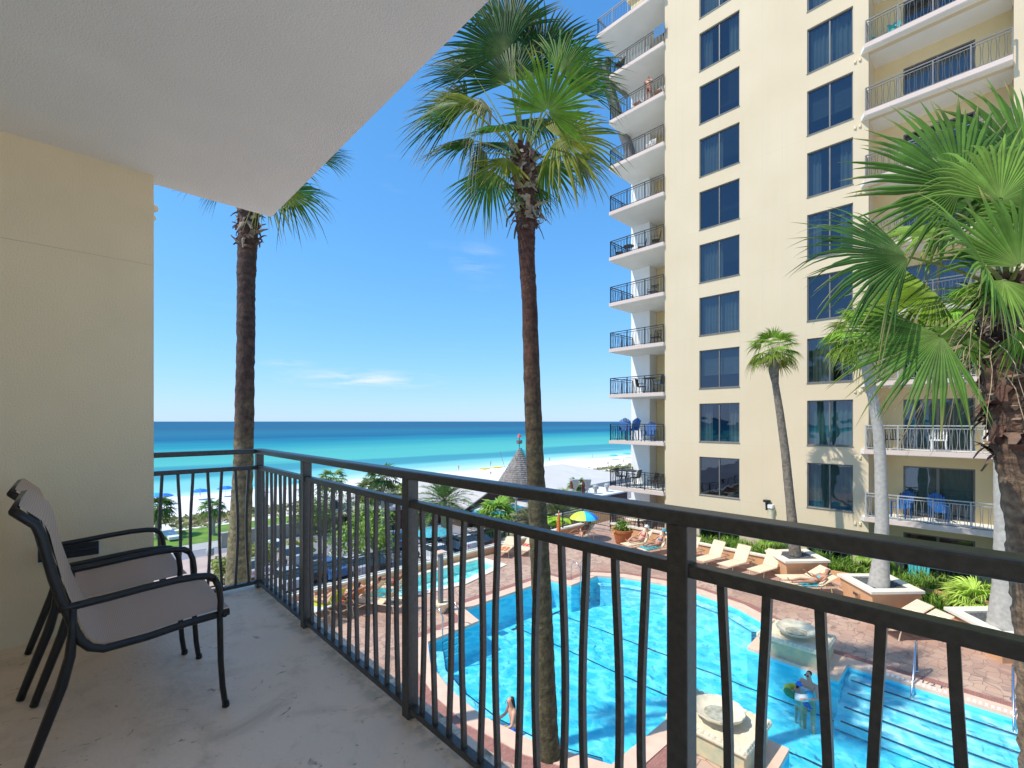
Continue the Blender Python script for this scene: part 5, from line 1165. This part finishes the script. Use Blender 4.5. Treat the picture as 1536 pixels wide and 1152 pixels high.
plain_chair('chair with an orange seat at the right of the standing man', TB(988, 9, 26.0), R(180), 'pale_metal', 'wood', hs=.5); plain_chair('chair with an orange seat at the left of the standing man', TB(957, 9, 26.0), R(180), 'pale_metal', 'wood', hs=.5)
plain_chair('white slatted chair on the eighth left balcony', TB(975, 8, 25.9), R(180), 'white_paint'); plain_chair('dark tall backed chair at the outer end of the tenth left balcony', TB(929, 10, 25.9), R(160), 'wicker', hs=.7)
plain_chair('dark chair at the left of the second lowest right balcony', TB(1340, 2, 26.0), R(200), 'black_iron'); plain_chair('white backed chair in front of the sliding door on the second lowest right balcony', TB(1408, 2, 26.2), R(180), 'white_paint')
plain_chair('brown wooden chair at the right end of the second lowest right balcony', TB(1488, 2, 26.0), R(180), 'white_paint', 'wood')
plain_chair('teal seated chair behind the bars of the upper right balcony', TB(1388, 8, 26.2), R(180), 'black_iron', 'teal_plastic')
table('tan table on the ground floor terrace behind the clay pot', (24.9, 15.2, DK), 'wicker', .72, .6, 'lounger_sling')
for k, (x, y, rz, w) in enumerate([(24.0, 15.5, 0, 'nearest the fence'), (24.9, 14.2, 90, 'nearest the tower'), (25.9, 15.2, 180, 'at the back'), (24.6, 16.3, -90, 'on the sea side')]): plain_chair('brown wicker chair of the terrace table, ' + w, (x, y, DK), R(rz), 'wicker', grp='wicker chairs round the terrace table')
b = MB(); b.bbox(25.2, 25.24, 14.1, 14.75, zf(10) + .25, zf(10) + .95, .01); p = TB(989, 10, 25.38); b = MB(); b.bbox(p[0] - .01, p[0] + .01, p[1] - .35, p[1] + .35, zf(10) + .45, zf(10) + 1.05, .004); tag(b.build('hanging_towel', 'suit_blue'), 'blue towel hung over the tenth left balcony railing by the wall', 'towel')
# steel arm leaning past the upper left balconies
t = thing('steel_mast', 'grey steel mast with floodlights leaning outwards beside the upper left balconies', 'mast', GD(947, 236, 31.5), world_parts=True)
b = MB(); b.tube([GD(949, 250, 31.6), GD(944, 225, 31.6), GD(922, 160, 31.3), GD(905, 100, 31)], .26, 4, sq=True); b.build('arm', 'far_metal', t)
b = MB(); b.bar(GD(911, 118, 31), GD(942, 146, 31.4), .2); b.build('brace', 'far_metal', t); b = MB(); b.ball(GD(912, 94, 31), .26, 10, 1.2); b.bar(GD(911, 100, 31), GD(914, 118, 31), .15); b.build('beacon', 'wicker', t)
for q in ((889, 104), (896, 98)): b = MB(); p = GD(q[0], q[1], 31); b.bbox(p.x - .3, p.x + .3, p.y - .25, p.y + .25, p.z - .3, p.z + .05, .05); b.build('floodlight', 'far_metal', t)
b = MB(); b.bar(GD(885, 92, 31), GD(906, 104, 31), .12); b.build('crossbar', 'far_metal', t)

# ------------------------------------------------------------------ people
def skinned(name, V, E, m, parent, lvl=2, smooth=True):
    me = bpy.data.meshes.new(name); me.from_pydata([v[0] for v in V], E, []); o = bpy.data.objects.new(name, me); COL.objects.link(o)
    md = o.modifiers.new('s', 'SKIN'); md.use_smooth_shade = True; sv = me.skin_vertices[0].data
    for i, v in enumerate(V): sv[i].radius = (v[1], v[2] if len(v) > 2 else v[1]); sv[i].use_root = (i == 0)
    s = o.modifiers.new('d', 'SUBSURF'); s.levels = s.render_levels = lvl
    dg = bpy.context.evaluated_depsgraph_get(); m2 = bpy.data.meshes.new_from_object(o.evaluated_get(dg)); o.modifiers.clear(); o.data = m2; bpy.data.meshes.remove(me)
    m2.name = name; m2.materials.clear(); m2.materials.append(M[m]); put(o, parent); return o
def body(parent, J, skin='skin_b', suit=None, top=None, hair='hair', hairlen=.1, sc=1, sunglasses=False, hat=None, two=False):
    J = {k: Vector(v) * sc for k, v in J.items()}; V = []; E = []; I = {}
    def a(k, p, r, r2=None, par=None):
        V.append((tuple(p), r * sc, (r2 or r) * sc)); I[k] = len(V) - 1
        if par: E.append((I[par], I[k]))
    pel, ch, nk, hd = J['pelvis'], J['chest'], J['neck'], J['head']; ax = (hd - nk).normalized(); fw = J.get('face', Vector((0, 1, 0))).normalized()
    a('pelvis', pel, .125, .10); a('waist', pel.lerp(ch, .5), .105, .085, 'pelvis'); a('chest', ch, .135, .10, 'waist'); a('neck', nk, .052, None, 'chest')
    a('jaw', hd - ax * .045 * sc + fw * .012 * sc, .062, .068, 'neck'); a('head', hd + ax * .035 * sc, .078, .088, 'jaw'); a('crown', hd + ax * .095 * sc - fw * .01 * sc, .055, .06, 'head')
    a('nose', hd + fw * .098 * sc - ax * .01 * sc, .012, None, 'head')
    for s in ('l', 'r'):
        sh, el, wr, hp, kn, an, to = [J[k + s] for k in ('shoulder', 'elbow', 'wrist', 'hip', 'knee', 'ankle', 'toe')]
        a('sh' + s, sh, .056, None, 'chest'); a('ua' + s, sh.lerp(el, .5), .046, None, 'sh' + s); a('el' + s, el, .036, None, 'ua' + s); a('fa' + s, el.lerp(wr, .35), .037, None, 'el' + s); a('wr' + s, wr, .024, .03, 'fa' + s)
        d = (wr - el).normalized(); sd = d.cross(UP); sd = sd.normalized() if sd.length > .1 else Vector((1, 0, 0)); a('pm' + s, wr + d * .065 * sc, .03, .018, 'wr' + s)
        for k in range(4):
            o = sd * (k - 1.5) * .019 * sc; L_ = (.07, .08, .075, .06)[k] * sc; q = wr + d * .095 * sc + o
            a('f%d' % k + s, q, .0085, None, 'pm' + s); a('g%d' % k + s, q + d * L_ * .5 - UP * .008 * sc, .008, None, 'f%d' % k + s); a('h%d' % k + s, q + d * L_ * .85 - UP * .03 * sc, .007, None, 'g%d' % k + s)
        a('t' + s, wr + d * .05 * sc + sd * .04 * sc, .010, None, 'wr' + s); a('tt' + s, wr + d * .085 * sc + sd * .055 * sc, .009, None, 't' + s)
        a('hp' + s, hp, .088, None, 'pelvis'); a('th' + s, hp.lerp(kn, .45), .072, None, 'hp' + s); a('kn' + s, kn, .05, None, 'th' + s); a('cf' + s, kn.lerp(an, .32), .052, None, 'kn' + s); a('an' + s, an, .032, None, 'cf' + s); a('ft' + s, an.lerp(to, .5) - UP * 0, .034, .03, 'an' + s); a('to' + s, to, .026, .022, 'ft' + s)
    o = skinned('body', V, E, skin, parent, 1)
    g = 1.13
    if suit:
        W = [(V[I[k]][0], V[I[k]][1] * g, V[I[k]][2] * g) for k in ('pelvis', 'waist', 'hpl', 'hpr')]
        for s in 'lr': hp = J['hip' + s]; kn = J['knee' + s]; W.append((tuple(hp.lerp(kn, .42 if suit.startswith('shorts') or suit == 'trunks_red' else .12)), .084 * sc, .084 * sc))
        W[1] = (tuple(pel.lerp(ch, .25)), .112 * sc, .095 * sc); skinned('swim_shorts' if suit in ('shorts_blue', 'trunks_red') else 'swim_bottom', W, [(0, 1), (0, 2), (0, 3), (2, 4), (3, 5)], suit, parent, 1)
    if top:
        W = [(tuple(pel.lerp(ch, .2 if not two else .75)), .122 * sc, .10 * sc), (tuple(pel.lerp(ch, .6 if not two else .88)), .124 * sc, .10 * sc), (tuple(ch.lerp(nk, .12)), .147 * sc, .112 * sc)]
        skinned('swim_top', W, [(0, 1), (1, 2)], top, parent, 1)
    back = -fw
    W = [(tuple(hd + ax * .075 * sc + back * .012 * sc), .075 * sc, .082 * sc), (tuple(hd + ax * .02 * sc + back * .04 * sc), .068 * sc, .07 * sc), (tuple(hd - ax * max(.03, hairlen) * sc + back * .06 * sc), .04 * sc, .04 * sc)]
    skinned('hair', W, [(0, 1), (1, 2)], hair, parent, 1)
    if sunglasses:
        b = MB(); c = hd + ax * .02 * sc + fw * .09 * sc; sd = ax.cross(fw).normalized()
        for k in (-1, 1): b.ball(c + sd * k * .034 * sc, .024 * sc, 8, .8)
        b.build('sunglasses', 'black_iron', parent, True)
    else:
        b = MB(); c = hd + ax * .02 * sc + fw * .083 * sc; sd = ax.cross(fw).normalized()
        for k in (-1, 1): b.ball(c + sd * k * .032 * sc, .010 * sc, 6)
        b.build('eyes', 'black_iron', parent, True)
    if hat:
        b = MB(); c = hd + ax * .08 * sc; b.lathe((c.x, c.y, c.z), [(.14 * sc, -.015), (.09 * sc, 0), (.088 * sc, .05 * sc), (.05 * sc, .09 * sc), (.0001, .095 * sc)], 14); b.build('hat', hat, parent, 'auto')
    return o
def recline(th=45, knee=.55, armz=.5, look=0):
    c, s = math.cos(R(th)), math.sin(R(th)); P = Vector((1.12, 0, .44)); ax = Vector((c, 0, s))
    J = dict(pelvis=P, chest=P + ax * .38, neck=P + ax * .55, head=P + ax * .55 + Vector((c * .6, 0, s + .3)).normalized() * .15, face=Vector((-s - .2, 0, c * .6)))
    for k, y in (('l', 1), ('r', -1)):
        J['shoulder' + k] = P + ax * .46 + Vector((0, y * .18, 0)); J['elbow' + k] = P + ax * .22 + Vector((-.05, y * .29, -.02)); J['wrist' + k] = P + Vector((-.12, y * .24, .1 + armz * .1))
        J['hip' + k] = P + Vector((-.04, y * .09, 0)); J['knee' + k] = Vector((.70, y * .11, knee if y > 0 else .46)); J['ankle' + k] = Vector((.27, y * .10, .42)); J['toe' + k] = Vector((.20, y * .12, .55))
    return J
def person(lab, loc, rz, J, **kw):
    t = thing('person', lab, 'person', loc, None, rz); body(t, J, **kw); return t
person('woman in a pink and white swimsuit with a pale hat reclining by the clay pot', (20.5, 13.2, DK + .02), R(-14), recline(48, .62), skin='skin_b', suit='towel_white', top='suit_pink', hat='towel_white', hair='hair_grey')
person('woman in a blue swimsuit with a turquoise cap reclining beside the clay pot pair', (20.35, 12.15, DK + .02), R(-14), recline(48, .5), skin='skin_a', suit='suit_blue', top='suit_blue', hat='towel_cyan')
person('tanned person reclining under the rainbow umbrella', (19.6, 16.4, DK + .02), R(-25), recline(50, .6), skin='skin_dark', suit='trunks_red')
person('woman in a turquoise swimsuit lying and reading between two planters', (19.95, 5.75, DK + .02), R(-43), recline(28, .5, 2), skin='skin_a', suit='suit_cyan', top='suit_cyan', hairlen=.14)
for lab, (px, py), rz, an, kw in [('sunbather with a red towel on the yellow backed lounger', (506, 926), -72, 55, dict(skin='skin_b', suit='trunks_red')), ('sunbather in blue on the orange towel', (535, 918), -72, 45, dict(skin='skin_a', suit='suit_blue', top='suit_cyan')),
                              ('tanned sunbather in white on the lounger in the middle of the left group', (566, 908), -66, 45, dict(skin='skin_a', suit='towel_white', hair='hair')), ('reddish tanned sunbather nearest the small pool', (606, 893), -60, 45, dict(skin='skin_dark', suit='trunks_red'))]:
    q = H(px, py); d = Vector((math.cos(R(rz)), math.sin(R(rz)), 0)); person(lab, q - d * 1.5 + UP * .02, R(rz), recline(an, .55), **kw)
def stand(bend=0, armf=.3, sc=1):
    J = dict(pelvis=(0, 0, .95), chest=(0, .02, 1.30), neck=(0, .0, 1.47), head=(0, .03, 1.60), face=Vector((0, 1, -.1)))
    for k, x in (('l', -1), ('r', 1)):
        J['shoulder' + k] = (x * .18, 0, 1.42); J['elbow' + k] = (x * .26, .05 + armf * .15, 1.16); J['wrist' + k] = (x * .16, armf, 1.12 + armf * .2)
        J['hip' + k] = (x * .09, 0, .90); J['knee' + k] = (x * .10, .03, .50); J['ankle' + k] = (x * .11, 0, .08); J['toe' + k] = (x * .13, .15, .03)
    return J
def TBv(px, r, X): p = TB(px, r, X); return Vector(p)
person('bare chested man in striped shorts leaning at the railing of an upper left balcony', TBv(973, 9, 25.75), R(100), stand(0, .28), skin='skin_a', suit='trunks_red', hair='hair_grey', hairlen=.02)
# in the water: father, child with float rings, and a girl near the pool edge
pm = G(1214, 1040, WL); person('man in blue shorts and dark glasses standing in the pool beside the child', (pm.x, pm.y, WL - 1.14), R(75), stand(0, .45), skin='skin_b', suit='shorts_blue', hairlen=.02, sunglasses=True)
pc = G(1197, 1042, WL)
Jc = stand(0, .5); t = person('small child with a blue cap held up by float rings in front of the man', (pc.x, pc.y, WL - .78), R(-120), Jc, skin='skin_b', suit='suit_cyan', top='suit_cyan', hat='u_blue', sc=.62)
t = thing('float_ring', 'yellow, green and white swimming ring around the small child', 'float', (pc.x, pc.y, WL + .06), world_parts=False)
cc_ = ['yellow', 'u_lime', 'suit_green', 'towel_white', 'u_cyan', 'towel_white']
for k in range(6):
    b = MB(); P = [(.24 * math.cos(2 * math.pi * (k + j / 4) / 6), .24 * math.sin(2 * math.pi * (k + j / 4) / 6), 0) for j in range(5)]; b.tube(P, .085, 8); b.build('ring_segment', cc_[k], t, True)
pg = G(772, 1085, WL)
Jg = dict(pelvis=(0, 0, .45), chest=(.06, 0, .80), neck=(.08, 0, .96), head=(.10, 0, 1.09), face=Vector((1, 0, -.2)))
for k, y in (('l', 1), ('r', -1)):
    Jg['shoulder' + k] = (.07, y * .16, .91); Jg['elbow' + k] = (.15, y * .24, .66); Jg['wrist' + k] = (.38, y * .2, .58); Jg['hip' + k] = (.02, y * .09, .42); Jg['knee' + k] = (.42, y * .1, .42); Jg['ankle' + k] = (.45, y * .1, .05); Jg['toe' + k] = (.6, y * .1, .0)
person('long haired girl in blue sitting in shallow water at the near pool edge', (pg.x, pg.y, WL - .52), R(155), Jg, skin='skin_b', suit='shorts_blue', top=None, hair='hair', hairlen=.26, sc=.95)
person('small child in pink sitting at the edge of the lounger under the rainbow umbrella', (20.15, 15.6, DK - .12), R(150), Jg, skin='skin_b', suit='suit_pink', top='suit_pink', hair='hair', sc=.8)

# ------------------------------------------------------------------ beyond the pool: street furniture, cars, buildings, beach
def car(loc, rz, m, lab):
    t = thing('parked_car', lab, 'car', loc, 'cars in the car park', rz); W = .88
    def hull(prof, w0, w1=None):
        b = MB(); n = len(prof); vs = []
        for s in (-1, 1):
            for (x, z, w) in prof: vs.append((x, s * w, z))
        fs = [tuple(range(n))[::-1], tuple(range(n, 2 * n))] + [(i, (i + 1) % n, n + (i + 1) % n, n + i) for i in range(n)]; b.add(vs, fs); return b
    b = hull([(-2.2, .3, .80), (-1.9, .2, W), (1.9, .2, W), (2.2, .3, .78), (2.25, .55, .80), (2.15, .72, .82), (1.2, .93, W - .04), (-1.6, .98, W - .04), (-2.15, .92, .82), (-2.25, .6, .80)], 0); b.build('body', m, t)
    b = hull([(1.15, .92, .80), (.35, 1.38, .66), (-1.0, 1.42, .66), (-1.75, .96, .80)], 0); b.build('window_band', 'car_glass', t)
    b = hull([(.30, 1.385, .64), (.22, 1.44, .60), (-.95, 1.47, .60), (-1.02, 1.425, .64)], 0); b.build('roof', m, t)
    for x in (-1.38, 1.38):
        for y in (-.80, .80):
            b = MB(); b.tube([(x, y - .1, .32), (x, y + .1, .32)], .32, 14); o = b.build('wheel', 'tyre', t); b = MB(); b.tube([(x, y - .11, .32), (x, y + .11, .32)], .19, 10); b.build('rim', 'steel', o)
    for y in (-.62, .62): b = MB(); b.bbox(2.12, 2.26, y - .16, y + .16, .58, .72, .02); b.build('headlight', 'lamp_glass', t); b = MB(); b.bbox(-2.27, -2.16, y - .12, y + .12, .70, .78, .02); b.build('tail_light', 'red', t)
for (px, py, rz, m, lab) in [(452, 868, 100, 'car_black', 'black car just right of the corner post in the car park'), (432, 842, 95, 'car_silver', 'silver car behind the black car at the left of the car park'), (492, 862, 95, 'car_blue', 'blue car left of the black lamp post'), (528, 858, 95, 'car_silver', 'shiny silver car right of the black lamp post'),
                             (408, 832, 95, 'car_white', 'white car nearest the beige retaining wall'), (555, 856, 92, 'car_black', 'black car behind the orange towel loungers'), (650, 838, 90, 'car_white', 'white car left of the grey column behind the small pool'), (640, 822, 90, 'car_silver', 'silver car behind the white car near the date palm'), (690, 822, 90, 'car_white', 'white car behind the small pool near the teal shelter'),
                             (594, 818, 90, 'car_blue', 'blue car between the bright tree and the railing post'), (378, 862, 95, 'car_silver', 'silver car peeping out right of the left palm trunk'), (540, 782, 175, 'car_silver', 'far silver car above the bright green tree'), (516, 778, 175, 'car_black', 'far black car by the round leafy tree'), (428, 878, 95, 'car_silver', 'grey car close under the podium fence at the left'), (712, 820, 90, 'car_black', 'black car at the right end of the row behind the small pool')]:
    car(G(px, py, PK), R(rz), m, lab)
def lamp(px, py, ytop, lab, zg=PK, m='black_iron', r=.07):
    base = G(px, py, zg); d = base.x * SN + base.y * CS; h = GD(px, ytop, d).z - zg; t = thing('street_lamp', lab, 'street lamp', base, 'lamp posts'); b = MB(); b.tube([(0, 0, 0), (0, 0, h)], [r * 1.2, r * .8], 8); b.build('pole', m, t)
    b = MB(); b.lathe((0, 0, h), [(.09, 0), (.28, .05), (.30, .5), (.22, .62), (.0001, .66)], 10); b.build('lamp_head', m, t, 'auto'); b = MB(); b.lathe((0, 0, 0), [(.2, 0), (.2, .25), (.12, .3)], 8); b.build('foot', 'concrete', t)
lamp(501, 905, 764, 'tall black lamp post rising in front of the car park trees', PK, r=.12); lamp(315, 872, 834, 'thin pale lamp post on the brick path at the left', PK, 'pale_metal', .05); lamp(590, 835, 795, 'thin dark lamp post just left of the railing post', PK, r=.05); lamp(774, 800, 748, 'pale pole in front of the restaurant left of the middle palm', PK, 'pale_metal', .14)
def gable(p0, w, dpt, h, rh, rz, mw, mr, lab, name='beach_building', door=True, cat='building'):
    t = thing(name, lab, cat, p0, 'low buildings on the beach', rz); b = MB(); b.box(0, w, 0, dpt, 0, h); b.add([(w * 0, 0, h), (w, 0, h), (w / 2, 0, h + rh * .96)], [(0, 1, 2)]); b.add([(0, dpt, h), (w, dpt, h), (w / 2, dpt, h + rh * .96)], [(0, 2, 1)]); b.build('wall', mw, t)
    b = MB(); e = .5
    for s in (0, 1):
        x0 = -e if s == 0 else w + e; zz = h - rh * e / (w / 2); b.add([(x0, -e, zz), (x0, dpt + e, zz), (w / 2, dpt + e, h + rh), (w / 2, -e, h + rh), (x0, -e, zz + .14), (x0, dpt + e, zz + .14), (w / 2, dpt + e, h + rh + .14), (w / 2, -e, h + rh + .14)], [(0, 1, 2, 3), (4, 5, 6, 7), (0, 3, 7, 4), (1, 2, 6, 5), (0, 1, 5, 4)])
    b.build('roof', mr, t)
    if door:
        b = MB(); b.box(w * .4, w * .6, -.06, -.01, 0.02, 2.1); b.build('door', 'interior', t)
        for k in (.12, .75): b = MB(); b.box(w * k, w * (k + .14), -.05, -.01, 1.0, 2.0); b.build('window', 'dark_glass', t)
    return t
def hip(ctr, wx, wy, h, rh, rz, mw, mr, lab, name='beach_building', cat='building', ridge=.4):
    t = thing(name, lab, cat, ctr, 'low buildings on the beach', rz); b = MB(); b.box(-wx / 2, wx / 2, -wy / 2, wy / 2, 0, h); b.build('wall', mw, t)
    b = MB(); e = .7; X, Y = wx / 2 + e, wy / 2 + e; q = ridge * wx / 2; b.add([(-X, -Y, h), (X, -Y, h), (X, Y, h), (-X, Y, h), (-q, 0, h + rh), (q, 0, h + rh), (-X, -Y, h - .15), (X, -Y, h - .15), (X, Y, h - .15), (-X, Y, h - .15)], [(0, 1, 5, 4), (1, 2, 5), (2, 3, 4, 5), (3, 0, 4), (6, 7, 1, 0), (7, 8, 2, 1), (8, 9, 3, 2), (9, 6, 0, 3), (9, 8, 7, 6)]); b.build('roof', mr, t)
    for k in (-.25, .25): b = MB(); b.box(wx * k - .8, wx * k + .8, -wy / 2 - .05, -wy / 2 - .01, .9, 2.0); b.build('window', 'dark_glass', t)
    return t
BZ = PK - .02
hip(G(580, 795, BZ) + Vector((1, 3, 0)), 7, 5, 2.6, .9, R(-8), 'maroon', 'roof_grey', 'small maroon hut with a grey roof left of the thick railing post')
hip(G(634, 788, BZ) + Vector((1, 3, 0)), 9, 6, 2.5, 1.0, R(-8), 'maroon', 'roof_grey', 'maroon hut with a pale grey roof behind the big date palm')
gable(G(698, 792, BZ), 10.5, 15, 2.5, 2.4, R(0), 'brown_wall', 'roof_grey', 'beach restaurant with an open dark gable under a wide grey roof', 'restaurant')
hip(G(700, 775, BZ) + Vector((-3, 10, 0)), 24, 14, 2.0, .9, R(0), 'brown_wall', 'roof_grey', 'large low building with a broad light grey roof behind the restaurant gable')
hip(G(800, 790, BZ) + Vector((4, 8, 0)), 18, 12, 2.2, 1.2, R(0), 'maroon', 'roof_white', 'dark walled building with a white roof behind the middle palm trunk')
hip(G(868, 755, BZ) + Vector((6, 12, 0)), 26, 20, 2.4, 2.4, R(4), 'white_paint', 'roof_white', 'wide pavilion with a very pale hipped roof left of the tower', ridge=.35)
# flat kitchen roof with extractor cowls
c = G(905, 764, BZ) + Vector((0, 4, 0)); t = thing('kitchen_block', 'flat white roofed block with a row of metal cowls in front of the pale pavilion', 'building', c, 'low buildings on the beach', R(0)); b = MB(); b.box(-8, 8, -3, 5, 0, 1.7); b.build('wall', 'brown_wall', t); b = MB(); b.box(-8.3, 8.3, -3.3, 5.3, 1.7, 1.9); b.build('roof', 'white_paint', t)
for k in range(4): b = MB(); b.lathe((-4.6 + k * 3.0, -1.6, 1.9), [(.22, 0), (.22, .7), (.45, .75), (.45, 1.15), (.3, 1.3), (.0001, 1.32)], 12); b.build('roof_cowl', 'pale_metal', t, 'auto')
d0 = c.x * SN + c.y * CS
for px, w in ((857, 'left'), (875, 'right')):
    b = MB(); p = GD(px, 745, d0 - 3) ; t = thing('fan_hood', 'metal extractor hood on a maroon post, %s one of the pair near the kitchen block' % w, 'hood', (p.x, p.y, BZ), 'extractor hoods', world_parts=True); q = GD(px, 722, d0 - 3); b.bar((p.x, p.y, BZ), (p.x, p.y, q.z), .3); b.build('post', 'maroon', t)
    b = MB(); q2 = GD(px + 6, 722, d0 - 3); b.lathe((q2.x, q2.y, q2.z - 1.2), [(.15, -1.2), (.15, 0), (.5, .5), (.75, 1.5), (.0001, 1.5)], 4); b.build('hood', 'pale_metal', t)
# shingled spire with weather vane
ap = GD(779, 672, 64); t = thing('shingled_spire', 'steep shingled cone roof with a red weather vane beside the middle palm trunk', 'tower', (ap.x, ap.y, BZ)); hz = ap.z - BZ
b = MB(); b.lathe((0, 0, 0), [(2.6, 0), (2.6, hz - 5.3)], 10); b.build('wall', 'brown_wall', t)
b = MB(); prof = [(3.6, hz - 5.7)]
for k in range(22): f = k / 22; prof += [(3.5 * (1 - f) + .1, hz - 5.6 + 5.6 * f), (3.5 * (1 - f) - .02, hz - 5.6 + 5.6 * f + .06)]
prof += [(.08, hz), (.0001, hz + .02)]; b.lathe((0, 0, 0), prof, 14); b.build('roof', 'shingle', t)
b = MB(); b.tube([(0, 0, hz), (0, 0, hz + 2.0)], .07, 6); b.build('vane_pole', 'teal_plastic', t)
b = MB(); b.lathe((0, 0, hz + .55), [(.2, 0), (.42, .1), (.42, .5), (.3, .55), (.0001, .56)], 10); b.build('lantern', 'far_metal', t); b = MB(); b.lathe((0, 0, hz + 1.5), [(.34, 0), (.2, .25), (.0001, .5)], 10); b.build('vane_cone', 'red', t)
b = MB()
b.bar(Vector((.15, -.12, hz)), RT * 3.55 + Vector((0, 0, hz - 5.5)), .22); b.build('ridge_flashing', 'teal_plastic', t)
# low terrace wall right of the kitchen block
t = thing('terrace_wall', 'peach courtyard wall with a cream top between the kitchen block and the tower', 'wall', (30, 24, PK), 'walls beyond the car park', world_parts=True); a, c = G(880, 830, PK), G(960, 815, PK)
b = MB(); b.box(28, 60, 24, 24.3, PK, DK - .9); b.build('wall_body', 'peach', t); b = MB(); b.box(28, 60, 23.9, 24.4, DK - .9, DK - .75); b.build('coping', 'cream_cap', t)
# umbrellas: teal ones at the restaurant, blue ones on the sand
def parasol(loc, m, lab, r=1.3, h=2.2, grp='beach umbrellas'):
    t = thing('parasol', lab, 'umbrella', loc, grp); b = MB(); b.lathe((0, 0, 0), [(r, h - .5), (r * .96, h - .42), (r * .5, h - .08), (.0001, h)], 8); b.build('canopy', m, t); b = MB(); b.tube([(0, 0, 0), (0, 0, h)], .035, 6); b.build('pole', 'white_paint', t)
parasol(G(722, 800, PK), 'u_teal', 'teal umbrella in front of the restaurant gable, left one', 1.9, 2.6); parasol(G(735, 798, PK), 'u_teal', 'teal umbrella in front of the restaurant gable, right one', 1.9, 2.6); parasol(G(766, 788, PK), 'u_teal', 'teal umbrella by the dark doorway left of the middle palm', 1.9, 2.6)
parasol(G(650, 828, PK), 'towel_cyan', 'pale teal umbrella behind the small pool among the cars', 2.0, 2.4)
SD = -14.7
for (px, py, m, lab) in [(245, 760, 'u_blue', 'bright blue beach umbrella at the left end of the sand near the balcony wall'), (231, 759, 'u_cyan', 'cyan beach umbrella touching the balcony wall edge'), (386, 741, 'u_cyan', 'cyan beach umbrella just left of the corner post'), (338, 747, 'u_blue', 'small blue beach umbrella left of the left palm trunk'), (442, 737, 'u_teal', 'teal beach umbrella between the corner and second posts'),
                         (920, 691, 'u_teal', 'teal beach umbrella by the water next to the tower'), (940, 688, 'u_teal', 'pale teal beach umbrella closest to the tower by the water'), (300, 752, 'u_blue', 'low blue beach shade left of the palm on the lawn')]:
    parasol(G(px, py, SD), m, lab, 1.5 if px < 500 else 1.8, 2.3)
for k, (px, py, m, lab) in enumerate([(727, 704, 'yellow', 'yellow and green kayak on the sand left of the spire'), (746, 702, 'yellow', 'long yellow kayak on the sand near the spire'), (825, 708, 'yellow', 'yellow kayak on the sand right of the middle palm'), (838, 703, 'suit_blue', 'blue boat on a trailer right of the middle palm'), (852, 704, 'car_silver', 'grey water scooter on the sand')]):
    p = G(px, py, SD); b = MB(); P = [(-1.9, .42), (-1.4, .22), (0, .12), (1.4, .22), (1.9, .42)]; b.tube([(x, 0, z) for x, z in P], [.04, .32, .42, .32, .04], 8, sy=.6); o = b.build('kayak', m, None, True); o.location = p + UP * .1; o.rotation_euler = (0, 0, R(-40)); tag(o, lab, 'boat', 'boats pulled up on the sand')
p = G(757, 701, SD); b = MB(); b.tube([p, p + UP * 5 - RT * 1.5], .06, 5); tag(b.build('mast_pole', 'far_metal'), 'thin leaning sail mast on the sand left of the spire', 'mast')
b = MB()
for k in range(3): pass
cols = ['skin_a', 'skin_b', 'u_blue', 'red', 'skin_dark']
spots = [(688, 706), (736, 699), (824, 693), (889, 688), (268, 752), (612, 717), (545, 727), (428, 742), (736, 716), (300, 745), (912, 700), (935, 696)]
where = ['at the water left of the kayaks', 'just above the long yellow kayak', 'at the waterline right of the middle palm', 'wading between the middle palm and the tower', 'near the bright blue beach umbrella', 'near the thick railing post', 'left of the star shaped palm', 'between the first two posts', 'on the sand below the kayaks', 'near the low blue beach shade', 'on the sand above the pavilion roof', 'on the sand close to the tower']
for (px, py), w in zip(spots, where):
    person('tiny distant beachgoer standing ' + w, G(px, py, SD) + Vector((0, 0, -.02)), random.uniform(0, 6), stand(0, .1), skin=random.choice(['skin_a', 'skin_b']), suit=random.choice(['shorts_blue', 'trunks_red', 'suit_blue']))
# sun beds on the sand by the left umbrellas
for k, (px, py, w) in enumerate([(250, 764, 'right below the bright blue umbrella'), (262, 768, 'second from the bright blue umbrella'), (246, 772, 'lowest one near the balcony wall'), (380, 747, 'under the cyan umbrella by the corner post'), (378, 757, 'alone on the sand below the cyan umbrella')]):
    p = G(px, py, SD); lounger('beach_lounger', 'pale grey beach lounger on white sand, ' + w, p, R(95), 25, 'towel_white', 'beach loungers on the sand')
# tall signboard legs etc. behind the pool fence
t = thing('closed_umbrella', 'folded red umbrella leaning on the fence left of the rainbow umbrella', 'umbrella', G(838, 812, DK)); b = MB(); b.lathe((0, 0, .35), [(.02, 0), (.12, .15), (.10, .8), (.02, 1.25)], 8); b.build('folded_canopy', 'towel_orange', t); b = MB(); b.tube([(0, 0, 0), (0, 0, 1.7)], .02, 6); b.build('pole', 'white_paint', t)
